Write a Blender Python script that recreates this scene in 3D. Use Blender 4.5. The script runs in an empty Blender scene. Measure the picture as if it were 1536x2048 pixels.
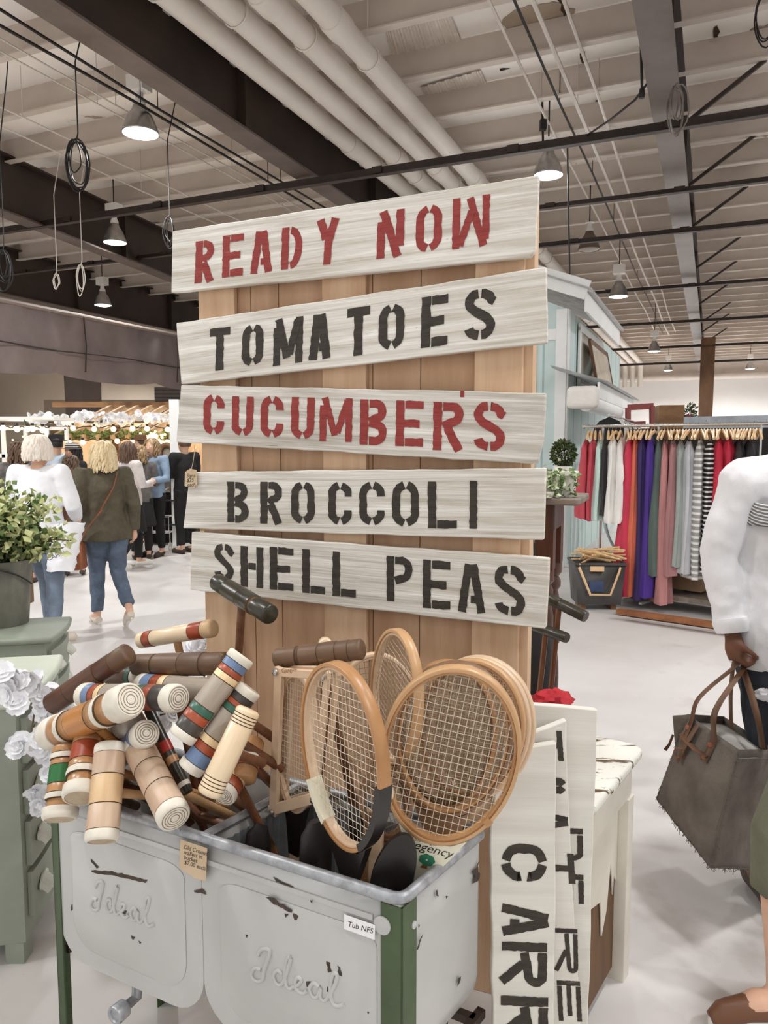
import bpy, bmesh, math, random
from mathutils import Vector, Matrix, noise
V=Vector; PI=math.pi; sin=math.sin; cos=math.cos
C=bpy.context.scene.collection
SC=bpy.context.scene
random.seed(7)
# ---------------------------------------------------------------- camera, world, exposure
F_PX=1500.0; CAM_H=1.70; HORIZON=885.0
PITCH=math.atan((1024-HORIZON)/F_PX)
CAM=V((0,0,CAM_H))
cd=bpy.data.cameras.new('camera'); co=bpy.data.objects.new('camera',cd); C.objects.link(co)
co.location=CAM; co.rotation_euler=(PI/2-PITCH,0,0)
cd.sensor_fit='VERTICAL'; cd.sensor_height=36.0; cd.lens=36.0*F_PX/2048.0; cd.clip_start=0.05; cd.clip_end=300
SC.camera=co
SC.view_settings.view_transform='Standard'; SC.view_settings.look='None'
SC.view_settings.gamma=1; SC.view_settings.use_curve_mapping=False
SC.view_settings.exposure=0.22
SC.cycles.diffuse_bounces=8; SC.cycles.max_bounces=12
w=bpy.data.worlds.new('world'); SC.world=w; w.use_nodes=True
w.node_tree.nodes['Background'].inputs[0].default_value=(0.97,0.985,1.0,1)
w.node_tree.nodes['Background'].inputs[1].default_value=0.85
LAMP_W=140.0      # watts of one high-bay lamp
# building axes: A runs with the roof beams, BX with the purlins
AZ=math.radians(23.5)
AX=V((sin(AZ),cos(AZ),0)); BX=V((cos(AZ),-sin(AZ),0))
def sb(s,b,z=0): return AX*s+BX*b+V((0,0,z))
# ---------------------------------------------------------------- measuring helpers
FWD=V((0,cos(PITCH),-sin(PITCH))); UPV=V((0,sin(PITCH),cos(PITCH))); RGT=V((1,0,0))
def ray(px,py): return FWD+RGT*((px-768)/F_PX)+UPV*((1024-py)/F_PX)
def at(px,py,d): r=ray(px,py); return CAM+r*(d/r.y)
def onz(px,py,z): r=ray(px,py); return CAM+r*((z-CAM_H)/r.z)
def onplane(px,py,P,n): r=ray(px,py); return CAM+r*((P-CAM).dot(n)/r.dot(n))
def onb(px,py,b): return onplane(px,py,BX*b,BX)
def ons(px,py,s): return onplane(px,py,AX*s,AX)
# ---------------------------------------------------------------- mesh builder
class MB:
    def __init__(s): s.v=[]; s.f=[]; s.m=[]
    def add(s,vs,fs,mi=0):
        o=len(s.v); s.v+= [V(x) for x in vs]
        for f in fs: s.f.append([o+i for i in f]); s.m.append(mi)
    def box(s,c,size,M=None,mi=0,taper=1.0):
        x,y,z=[q/2 for q in size]; c=V(c); vs=[]
        for k in (-1,1):
            t=taper if k>0 else 1
            for a,b in ((-1,-1),(1,-1),(1,1),(-1,1)): vs.append(V((a*x*t,b*y*t,k*z)))
        if M is not None: vs=[M@q for q in vs]
        s.add([c+q for q in vs],[(3,2,1,0),(4,5,6,7),(0,1,5,4),(1,2,6,5),(2,3,7,6),(3,0,4,7)],mi)
    def bar(s,p,q,wd,ht,up=(0,0,1),mi=0):
        p=V(p);q=V(q); d=(q-p); L=d.length; d.normalize(); u=V(up); sd=d.cross(u)
        if sd.length<1e-5: sd=d.cross(V((1,0,0)))
        sd.normalize(); u=sd.cross(d)
        M=Matrix((d,sd,u)).transposed()
        s.box((p+q)/2,(L,wd,ht),M,mi)
    def tube(s,pts,r,n=8,mi=0,cap=True,closed=False,flat=None):
        pts=[V(p) for p in pts]; N=len(pts)
        rs=r if isinstance(r,(list,tuple)) else [r]*N
        rings=[]; prev=None
        for i,p in enumerate(pts):
            if closed: t=pts[(i+1)%N]-pts[i-1]
            else: t=pts[min(i+1,N-1)]-pts[max(i-1,0)]
            if t.length<1e-9: t=V((0,0,1))
            t.normalize()
            if prev is None:
                a=V((0,0,1)) if abs(t.z)<.9 else V((1,0,0))
                u=(a-t*a.dot(t)).normalized()
            else:
                u=prev-t*prev.dot(t)
                if u.length<1e-6: u=t.orthogonal()
                u.normalize()
            prev=u; v=t.cross(u)
            ru=rs[i] if not isinstance(rs[i],(tuple,list)) else rs[i][0]
            rv=rs[i] if not isinstance(rs[i],(tuple,list)) else rs[i][1]
            rings.append([p+u*(ru*cos(2*PI*k/n))+v*(rv*sin(2*PI*k/n)) for k in range(n)])
        vs=[q for R in rings for q in R]; fs=[]
        for i in range(N if closed else N-1):
            a=i*n; b=((i+1)%N)*n
            for k in range(n): fs.append((a+k,a+(k+1)%n,b+(k+1)%n,b+k))
        if cap and not closed:
            fs.append(tuple(range(n-1,-1,-1))); fs.append(tuple((N-1)*n+k for k in range(n)))
        s.add(vs,fs,mi)
    def lathe(s,prof,O=(0,0,0),ax=(0,0,1),n=20,mis=None,cap=True,sx=1,sy=1):
        O=V(O); ax=V(ax).normalized(); u=ax.orthogonal().normalized(); v=ax.cross(u)
        vs=[]
        for (r,h) in prof:
            for k in range(n): vs.append(O+ax*h+u*(r*sx*cos(2*PI*k/n))+v*(r*sy*sin(2*PI*k/n)))
        o=len(s.v); s.v+=vs
        for i in range(len(prof)-1):
            for k in range(n):
                s.f.append([o+i*n+k,o+i*n+(k+1)%n,o+(i+1)*n+(k+1)%n,o+(i+1)*n+k]); s.m.append(mis[i] if mis else 0)
        if cap:
            if prof[0][0]>1e-6: s.f.append([o+k for k in range(n-1,-1,-1)]); s.m.append(mis[0] if mis else 0)
            if prof[-1][0]>1e-6: s.f.append([o+(len(prof)-1)*n+k for k in range(n)]); s.m.append(mis[-1] if mis else 0)
    def prism(s,poly,h0,h1,f=None,mi=0,sides=True,back=True):
        n=len(poly); f=f or (lambda x,y,z:V((x,y,z)))
        vs=[f(x,y,h0) for x,y in poly]+[f(x,y,h1) for x,y in poly]; fs=[]
        fs.append(tuple(n+i for i in range(n)))
        if back: fs.append(tuple(range(n-1,-1,-1)))
        if sides: fs+=[(i,(i+1)%n,n+(i+1)%n,n+i) for i in range(n)]
        s.add(vs,fs,mi)
    def sphere(s,c,r,n=10,m=7,mi=0,sc=(1,1,1)):
        c=V(c); pr=[]
        vs=[]; 
        for i in range(m+1):
            a=PI*i/m
            for k in range(n): vs.append(c+V((sc[0]*r*sin(a)*cos(2*PI*k/n),sc[1]*r*sin(a)*sin(2*PI*k/n),sc[2]*r*cos(a))))
        fs=[(i*n+k,(i+1)*n+k,(i+1)*n+(k+1)%n,i*n+(k+1)%n) for i in range(m) for k in range(n)]
        s.add(vs,fs,mi)
    def grid(s,fn,nu,nv,mi=0,closeu=False):
        vs=[fn(i/(nu if closeu else nu-1) if nu>1 else 0,j/(nv-1)) for j in range(nv) for i in range(nu)]
        fs=[]
        for j in range(nv-1):
            for i in range(nu if closeu else nu-1): fs.append((j*nu+i,j*nu+(i+1)%nu,(j+1)*nu+(i+1)%nu,(j+1)*nu+i))
        s.add(vs,fs,mi)
    def build(s,name,mat,parent=None,local=False,sharp=38,loc=None,rot=None):
        me=bpy.data.meshes.new(name)
        O=V((0,0,0))
        if not local:
            if parent is not None: O=root_loc(parent)
            elif loc is not None: O=V(loc)
            else:
                xs=[q.x for q in s.v]; ys=[q.y for q in s.v]; zs=[q.z for q in s.v]
                O=V(((min(xs)+max(xs))/2,(min(ys)+max(ys))/2,min(zs)))
        me.from_pydata([tuple(q-O) for q in s.v],[],s.f)
        for m in (mat if isinstance(mat,(list,tuple)) else [mat]): me.materials.append(m)
        me.polygons.foreach_set('material_index',s.m)
        me.polygons.foreach_set('use_smooth',[True]*len(s.f))
        me.update()
        try: me.set_sharp_from_angle(angle=math.radians(sharp))
        except Exception: pass
        o=bpy.data.objects.new(name,me); C.objects.link(o)
        if parent is not None: o.parent=parent
        else: o.location=O
        return o
def smooth_path(P,k=5):
    P=[V(p) for p in P]; out=[]
    for i in range(len(P)-1):
        p0=P[max(i-1,0)];p1=P[i];p2=P[i+1];p3=P[min(i+2,len(P)-1)]
        for q in range(k):
            t=q/k; out.append(.5*((2*p1)+(p2-p0)*t+(2*p0-5*p1+4*p2-p3)*t*t+(3*p1-p0-3*p2+p3)*t**3))
    return out+[P[-1]]
def root_loc(o):
    L=V((0,0,0))
    while o is not None: L+=o.location; o=o.parent
    return L
def tag(o,label,cat,group=None,kind=None):
    if label: o['label']=label
    if cat: o['category']=cat
    if group: o['group']=group
    if kind: o['kind']=kind
    return o
def thing(name,label,cat,loc=(0,0,0),group=None,M=None):
    o=bpy.data.objects.new(name,None); C.objects.link(o); o.empty_display_size=.05
    if M is not None: o.matrix_basis=M
    else: o.location=loc
    return tag(o,label,cat,group)
def struct(mb,name,mat,**k):
    o=mb.build(name,mat,**k); o['kind']='structure'; return o
def copy_tree(o,parent=None):
    c=o.copy(); C.objects.link(c)
    if parent is not None: c.parent=parent
    for ch in list(o.children): copy_tree(ch,c)
    return c
def frameM(O,x,y,z):
    M=Matrix((V(x).normalized(),V(y).normalized(),V(z).normalized())).transposed().to_4x4(); M.translation=V(O); return M
def modi(o,t,name=None,**k):
    m=o.modifiers.new(name or t.lower(),t)
    for a,b in k.items(): setattr(m,a,b)
    return m
# ---------------------------------------------------------------- materials
def lin(c):
    def g(x):
        x/=255.0
        return x/12.92 if x<=.04045 else ((x+.055)/1.055)**2.4
    return (g(c[0]),g(c[1]),g(c[2]),1)
MATS={}
def mat(name,c1,c2=None,scale=(4,4,4),detail=5,rough=.6,metal=0,bump=0,bscale=None,spots=(),lo=.35,hi=.65,emit=None,dist=0,alpha=None,spec=.5,wave=None,bdist=.02):
    """noise blend of two colours, optional chips/stains (colour, threshold, scale xyz, softness) and bump"""
    if name in MATS: return MATS[name]
    m=bpy.data.materials.new(name); m.use_nodes=True; MATS[name]=m
    nt=m.node_tree; N=nt.nodes; L=nt.links; p=N['Principled BSDF']
    p.inputs['Roughness'].default_value=rough; p.inputs['Metallic'].default_value=metal
    p.inputs['Specular IOR Level'].default_value=spec
    p.inputs['Base Color'].default_value=lin(c1)
    if emit: 
        p.inputs['Emission Color'].default_value=lin(c1); p.inputs['Emission Strength'].default_value=emit
    tc=N.new('ShaderNodeTexCoord')
    def nz(sc,det,d=0):
        mp=N.new('ShaderNodeMapping'); mp.inputs['Scale'].default_value=sc if isinstance(sc,(tuple,list)) else (sc,)*3
        L.new(tc.outputs['Object'],mp.inputs[0])
        n=N.new('ShaderNodeTexNoise'); n.inputs['Scale'].default_value=1; n.inputs['Detail'].default_value=det; n.inputs['Distortion'].default_value=d
        n.inputs['Roughness'].default_value=.6
        L.new(mp.outputs[0],n.inputs['Vector']); return n
    col=None
    if c2:
        n=nz(scale,detail,dist); r=N.new('ShaderNodeValToRGB'); e=r.color_ramp.elements
        e[0].position=lo; e[0].color=lin(c1); e[1].position=hi; e[1].color=lin(c2)
        L.new(n.outputs['Fac'],r.inputs[0]); col=r.outputs[0]
    if wave:
        # (colour, scale, axis, width, distortion): thin lines
        wc,wsc,wax,ww,wd=wave
        wv=N.new('ShaderNodeTexWave'); wv.bands_direction=wax; wv.inputs['Scale'].default_value=wsc; wv.inputs['Distortion'].default_value=wd; wv.inputs['Detail'].default_value=2
        L.new(tc.outputs['Object'],wv.inputs['Vector'])
        r=N.new('ShaderNodeValToRGB'); e=r.color_ramp.elements; e[0].position=1-ww; e[0].color=(0,0,0,1); e[1].position=min(1,1-ww*.6); e[1].color=(1,1,1,1)
        L.new(wv.outputs['Fac'],r.inputs[0])
        x=N.new('ShaderNodeMix'); x.data_type='RGBA'; L.new(r.outputs[0],x.inputs[0])
        if col is not None: L.new(col,x.inputs[6])
        else: x.inputs[6].default_value=lin(c1)
        x.inputs[7].default_value=lin(wc); col=x.outputs[2]
    for (sc_c,thr,ssc,soft) in spots:
        n=nz(ssc,6,.3); r=N.new('ShaderNodeValToRGB'); e=r.color_ramp.elements
        e[0].position=thr; e[0].color=(0,0,0,1); e[1].position=thr+soft; e[1].color=(1,1,1,1)
        L.new(n.outputs['Fac'],r.inputs[0])
        x=N.new('ShaderNodeMix'); x.data_type='RGBA'; L.new(r.outputs[0],x.inputs[0])
        if col is not None: L.new(col,x.inputs[6])
        else: x.inputs[6].default_value=lin(c1)
        x.inputs[7].default_value=lin(sc_c); col=x.outputs[2]
    if col is not None: L.new(col,p.inputs['Base Color'])
    if bump:
        n=nz(bscale or scale,6); b=N.new('ShaderNodeBump'); b.inputs['Strength'].default_value=bump; b.inputs['Distance'].default_value=bdist
        L.new(n.outputs['Fac'],b.inputs['Height']); L.new(b.outputs[0],p.inputs['Normal'])
    if alpha is not None: p.inputs['Alpha'].default_value=alpha
    return m
# ================================================================ THE HALL
m_floor=mat('concrete',(194,189,185),(213,208,205),scale=(.5,.5,.5),rough=.5,bump=.05,bscale=(9,9,9),
   spots=(((180,173,167),.60,(1.3,1.3,1.3),.12),((203,198,194),.62,(6,6,6),.08),((140,122,108),.73,(9,9,9),.02)))
m_ceil=mat('ceiling_insulation',(238,232,224),(246,241,235),scale=(.25,.25,.25),rough=.9,
   spots=(((176,160,143),.66,(.55,.9,.9),.02),((140,124,108),.735,(.35,.5,.5),.015),((240,233,224),.70,(1.3,1.6,1),.02)))
m_purlin=mat('purlin_paint',(192,180,169),(206,195,184),scale=(1,1,1),rough=.7)
m_beam=mat('dark_beam',(46,35,29),(60,47,39),scale=(1.2,1.2,1.2),rough=.55)
m_flange=mat('beam_flange',(84,72,65),(106,93,86),scale=(1.5,1.5,1.5),rough=.4)
m_rust=mat('rusty_steel',(78,54,36),(120,86,58),scale=(2,2,.6),rough=.7)
m_pipe=mat('pipe_paint',(206,197,187),(216,208,199),scale=(.8,.8,.8),rough=.5)
m_wallw=mat('white_wall',(220,217,214),(228,226,223),scale=(.3,.3,.3),rough=.8)
m_wallb=mat('beige_wall',(190,176,158),(204,191,174),scale=(.3,.3,.3),rough=.85)
m_steel=mat('grey_steel',(118,110,104),(142,134,127),scale=(6,6,6),rough=.45,metal=.5)
m_black=mat('black_cable',(30,26,24),rough=.6)
mb=MB(); 
mb.add([sb(-6,-34),sb(-6,22),sb(52,22),sb(52,-34)],[(0,1,2,3)])
floor=struct(mb,'floor',m_floor,loc=(0,0,0))
mb=MB(); z=6.9
mb.add([sb(-6,-34,z),sb(-6,22,z),sb(52,22,z),sb(52,-34,z)],[(3,2,1,0)])
ceiling=struct(mb,'ceiling',m_ceil,loc=(0,0,z))
ceiling.rotation_euler=(0,0,0)
# back wall and left wall
mb=MB(); mb.bar(sb(48,-34,3.45),sb(48,22,3.45),.3,6.9); struct(mb,'wall_back',m_wallw)
mb=MB(); mb.bar(sb(-6,-26,3.45),sb(48,-26,3.45),.3,6.9); struct(mb,'wall_left',m_wallb)
mb=MB(); mb.bar(sb(47.8,-34,6.05),sb(47.8,22,6.05),.25,.9); struct(mb,'trim_1',m_purlin)
# purlins: one Z section each
ph=None
for k in range(-4,30):
    s=9.75+1.27*k
    if s<3.4: continue
    if ph is None:
        mb=MB(); a=(sb(s,-30,6.68)); b=sb(s,20,6.68)
        mb.bar(a,b,.02,.40); mb.bar(sb(s-.05,-30,6.49),sb(s-.05,20,6.49),.12,.02)
        ph=struct(mb,'roof_purlin',m_purlin); s0=s
    else:
        o=ph.copy(); C.objects.link(o); o.location=ph.location+AX*(s-s0)
# dark roof beams
def roof_beam(s0,s1,b,z0,z1,dep,name='roof_beam',fl=.34):
    mb=MB(); 
    p0=sb(s0,b,z0);p1=sb(s1,b,z1)
    up=V((0,0,dep))
    mb.bar(p0+up/2,p1+up/2,.05,dep-.04,mi=0)
    mb.bar(p0,p1,fl,.03,mi=1); mb.bar(p0+up,p1+up,fl,.03,mi=0)
    n=int((s1-s0)/3.8)
    for i in range(n):
        t=(i+.6)/n; q=p0.lerp(p1,t)
        mb.bar(q+V((0,0,.02)),q+V((0,0,dep-.02)),fl*.9,.03,up=AX)
    return struct(mb,name,[m_beam,m_flange])
roof_beam(2,47,-5.8,5.72,5.72,.80)
roof_beam(2,30,-11.3,6.05,4.45,.95)
roof_beam(2,47,-17.0,5.6,5.3,1.2)
roof_beam(2,47,-.66,5.80,5.70,.72)
# columns
mb=MB()
c0=at(1412,800,30)
mb.box((c0.x,c0.y,2.9),(.5,.28,5.8),Matrix.Rotation(-AZ,3,'Z'),taper=1.05); struct(mb,'steel_column',m_rust)
mb=MB(); q=at(168,830,15.4); 
mb.box((q.x,q.y,1.75),(.40,.45,3.5),Matrix.Rotation(-AZ,3,'Z'),taper=1.2); struct(mb,'steel_column',m_beam)
mb=MB(); q=at(640,850,34)
# dark lateral bars under the beams
bars=[(10.35,5.62,.13,-22,9),(12.9,5.60,.09,-16,9),(15.3,5.6,.10,-6,9),(20.6,5.6,.09,-6,9),(26.2,5.55,.09,-6,12),(32.5,5.5,.10,-6,14),(39,5.5,.1,-6,14)]
for (s,z,h,b0,b1) in bars:
    mb=MB(); mb.bar(sb(s,b0,z),sb(s,b1,z),.02,h); mb.bar(sb(s-.05,b0,z-h/2),sb(s-.05,b1,z-h/2),.1,.012)
    for bb in range(int(b0)+1,int(b1),2): mb.box(sb(s-.02,bb+.4,z+.02),(.16,.05,h*.75),Matrix.Rotation(-AZ,3,'Z'))
    struct(mb,'lateral_brace',m_beam)
# kicker braces from the right-hand beam up to the purlins
for i,s in enumerate((11.02,13.56,16.1,19.9,22.44,24.98,28.8,31.3,35.1)):
    mb=MB(); mb.bar(sb(s,-.55,5.82),sb(s,.45,6.5),.05,.05,up=AX); struct(mb,'kicker_brace',m_beam)
for i,s in enumerate((17.37,)):
    mb=MB(); mb.bar(sb(s,-11.15,5.75-.055*(s-8)),sb(s,-10.2,6.5),.05,.05,up=AX); struct(mb,'kicker_brace',m_beam)
# torn and stained places in the ceiling lining
m_tear=mat('torn_lining_brown',(158,142,124),(176,160,142),scale=(2,2,2),rough=.9); m_deck=mat('bare_roof_deck',(206,196,184),(222,213,202),scale=(3,3,3),rough=.6); m_slit=mat('dark_roof_gap',(52,38,28),(74,56,42),scale=(3,3,3),rough=.9)
def ragged(pts,seed,rag=3):
    r=random.Random(seed); out=[]
    for i,p in enumerate(pts):
        q=pts[(i+1)%len(pts)]; n=max(1,int(math.hypot(q[0]-p[0],q[1]-p[1])/9))
        for k in range(n): out.append((p[0]+(q[0]-p[0])*k/n+r.uniform(-rag,rag),p[1]+(q[1]-p[1])*k/n+r.uniform(-rag,rag)))
    return out
def ceil_patch(pts,m,seed,dz=.012,name='ceiling_tear'):
    P=[onz(x,y,6.9-dz) for x,y in ragged(pts,seed)]; mb=MB(); mb.add(P+[p+V((0,0,.008)) for p in P],[tuple(range(len(P))),tuple(range(2*len(P)-1,len(P)-1,-1))]+[(i,len(P)+i,len(P)+(i+1)%len(P),(i+1)%len(P)) for i in range(len(P))]); struct(mb,name,m)
for i,pts in enumerate((((1000,45),(1030,20),(1075,8),(1125,5),(1150,22),(1140,55),(1090,62),(1062,82),(1030,78)),((1015,262),(1045,248),(1082,244),(1078,262),(1050,268),(1030,266)),((1484,95),(1500,60),(1536,48),(1560,70),(1550,112),(1505,108)),((1490,260),(1520,250),(1540,262),(1530,275),(1500,272)),((1455,320),(1490,316),(1520,322),(1515,340),(1470,345)),((1290,410),(1310,404),(1308,412)))): ceil_patch(pts,m_tear,i)
for i,pts in enumerate((((1428,55),(1437,54),(1438,120),(1430,124)),((1436,180),(1442,180),(1443,212),(1438,212)),((1445,312),(1449,310),(1449,345),(1446,345)),((1118,0),(1128,0),(1146,62),(1138,66)),((1160,108),(1168,106),(1182,164),(1176,168)),((1192,202),(1198,202),(1208,240),(1204,244)),((1220,285),(1226,286),(1232,308),(1228,310)),((880,168),(890,166),(905,200),(897,206)),((918,158),(928,156),(948,205),(938,210)),((925,14),(960,4),(995,2),(990,8),(950,18)),((1085,458),(1120,455),(1118,459),(1090,462)))): ceil_patch(pts,m_slit,40+i,.02,'roof_gap')
def deck(p0,p1,p2,p3,n):
    a,b,c,d=[onz(x,y,6.885) for x,y in (p0,p1,p2,p3)]
    mb=MB(); mb.grid(lambda u,v:a.lerp(b,u).lerp(d.lerp(c,u),v)+V((0,0,-.02+.008*(1 if (u*n)%1<.5 else -1)*min(1,6*abs(((u*n*2)%1)-.5)))),n*12,2); struct(mb,'roof_deck',m_deck,sharp=30)
deck((772,60),(900,25),(935,112),(800,165),7); deck((840,172),(960,138),(992,205),(880,240),7)
# four fat painted pipes
pls=[('first','leftmost'),('second','second from left'),('third','third from left'),('fourth','rightmost')]
for i in range(4):
    b=-5.18+.44*i; z=6.18; r=.135
    t=thing('ceiling_pipe','fat off-white ceiling pipe, %s of the four running beside the dark beam'%pls[i][1],'pipe',sb(2,b,z),'fat pipes under the ceiling')
    mb=MB(); e=46.2-.25*i
    mb.tube([sb(2,b,z),sb(e-.5,b,z),sb(e-.15,b,z-.12),sb(e,b,z-.45),sb(e,b,z-1.3)],r,14); mb.build('pipe_run',m_pipe,t)
    for k in range(5):
        s=5.5+5.2*k+.7*i
        mb=MB(); mb.lathe([(r+.012,-.16),(r+.02,-.12),(r+.02,.12),(r+.012,.16)],sb(s,b,z),AX,16); mb.build('coupling',m_pipe,t)
        mb=MB(); mb.tube([sb(s+.8,b+(r+.01)*cos(a),z+(r+.01)*sin(a)) for a in [2*PI*q/16 for q in range(16)]],.012,5,closed=True)
        mb.tube([sb(s+.8,b,z+r),sb(s+.8,b,6.9)],.008,5); mb.build('pipe_hanger',m_pipe,t)
# thin conduits along the beams
cn=[(0,22,5.95,.018,0),(0,75,6.1,.012,1),(0,100,6.15,.012,1),(0,48,6.0,.02,0),(60,0,6.05,.014,0),(975,0,6.4,.018,1),(1030,0,6.4,.016,0),(1070,0,6.3,.026,1),(1130,0,6.4,.022,1),(0,215,6.2,.014,1),(0,255,6.2,.012,1)]
pos=['','']
for i,(px,py,z,r,mm) in enumerate(cn):
    p=onz(px,py,z); b=p.dot(BX)
    mb=MB(); 
    pts=[sb(2+3*k,b+.02*sin(k*1.7+i),z+.02*sin(k*2.3+i)) for k in range(12)]
    mb.tube(pts,r,6)
    for k in range(1,11): mb.tube([pts[k],V((pts[k].x,pts[k].y,6.9))],.006,4)
    side='left of the dark beam' if px<400 else 'right of the fat pipes'
    tag(mb.build('ceiling_conduit',m_pipe if mm else m_black),'thin %s conduit hung under the ceiling %s'%('pale' if mm else 'dark',side),'conduit','thin conduits %s, %s'%(side,'pale' if mm else 'dark'))
# wall pipe on the back wall
mb=MB(); mb.tube([sb(47.3,-12,5.45),sb(47.3,18,5.45)],.16,12); tag(mb.build('wall_pipe',m_pipe),'long white pipe along the top of the back wall','pipe')
# ---------------------------------------------------------------- high-bay lamps
m_lens=mat('lamp_lens',(255,250,240),emit=14)
m_lensoff=mat('lamp_lens_off',(150,140,128),rough=.4)
m_shade=mat('lamp_shade_metal',(150,146,142),(176,172,168),scale=(8,8,8),rough=.3,metal=.7)
m_brown=mat('lamp_shade_brown',(110,96,84),rough=.4,metal=.3)
m_white=mat('white_enamel_metal',(228,224,218),rough=.45)
def lamp(p,label,on=True,R=.22,shade=None,box=True,power=None):
    """p = centre of the lens"""
    p=V(p)
    t=thing('high_bay_lamp',label,'ceiling lamp',p)
    mb=MB(); mb.lathe([(R*1.0,0),(R*1.02,.015),(R*.93,.08),(R*.70,.22),(R*.42,.31),(R*.36,.36)],p,(0,0,1),6 if R>.3 else 20,cap=False); o=mb.build('shade',shade or m_shade,t,sharp=25); modi(o,'SOLIDIFY',thickness=.006)
    mb=MB(); mb.lathe([(.0,-.02),(R*.6,-.015),(R*.97,.012),(R*.97,.02),(0,.02)],p,(0,0,1),20,cap=False); mb.build('lens',m_lens if on else m_lensoff,t)
    mb=MB(); mb.lathe([(.075,.36),(.08,.40),(.05,.46),(.05,.52),(.09,.53)],p,(0,0,1),12); mb.build('neck',m_white,t)
    if box: mb=MB(); mb.box(p+V((0,0,.63)),(.26,.2,.2),Matrix.Rotation(-AZ,3,'Z')); mb.build('ballast_box',m_white,t)
    mb=MB(); mb.tube([p+V((0,0,.5)),V((p.x,p.y,6.9))],.012,6); mb.build('hanging_rod',m_black,t)
    if on:
        ld=bpy.data.lights.new('lamp_light','AREA'); ld.shape='DISK'; ld.size=R*2; ld.energy=power or LAMP_W; ld.color=(.965,.985,1); ld.spread=math.radians(165)
        lo=bpy.data.objects.new('lamp_light',ld); C.objects.link(lo); lo.location=(0,0,-.04); lo.parent=t
    return t
lamp(at(281,268,10.3),'lit high-bay lamp above the coiled cables, largest on the left',R=.235)
lamp(at(230,486,15.0),'lit high-bay lamp just under the long dark brace, middle of the left three')
lamp(at(206,611,20.5),'lit high-bay lamp hanging before the dark curtain valance')
lamp(at(1096,352,11.6),'brightest lit high-bay lamp beside the top right corner of the red READY NOW board',box=False)
lamp(at(1178,500,15.5),'unlit brown high-bay lamp hanging behind the right end of the signs',on=False,shade=m_brown,box=False,R=.215)
lamp(at(1237,594,18.0),'lit high-bay lamp over the mint shed roof')
lamp(at(1308,703,27.0),'small far lit high-bay lamp left of the rusty column')
lamp(at(1336,741,38.0),'tiny farthest high-bay lamp near the back wall',power=700)
lamp(at(1500,738,38.0),'tiny far added lamp right of the rusty column, brightening the back wall',power=700)  # extra lamp, added to brighten the back wall
lamp(at(900,741,38.0),'far added lamp hidden behind the sign panel, brightening the back wall',power=500)  # hidden lamp added for more light on the back wall
lamp(at(420,741,36.0),'far added lamp hidden behind the left ends of the signs, brightening the far end',power=400)  # another hidden lamp, added to lift the far end of the hall
# unseen fill lamps added over and behind the photographer, powers set for the light
for (x,y,z,k) in ((-2.6,1.9,5.6,.42),(2.1,2.4,5.6,.55),(-2.9,-2.6,5.6,.12),(3.5,-.9,5.6,.75),(5.6,4.0,5.6,.7),(-6.4,4.4,5.6,1.5),(7.5,11,5.4,1),(-9.5,11.5,5.0,1.3),(9.5,17,5.4,1),(14,26,5.4,1)):
    lamp((x,y,z),'added high-bay fill lamp overhead, out of view',power=LAMP_W*k)['group']='added fill lamps overhead out of view'
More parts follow.
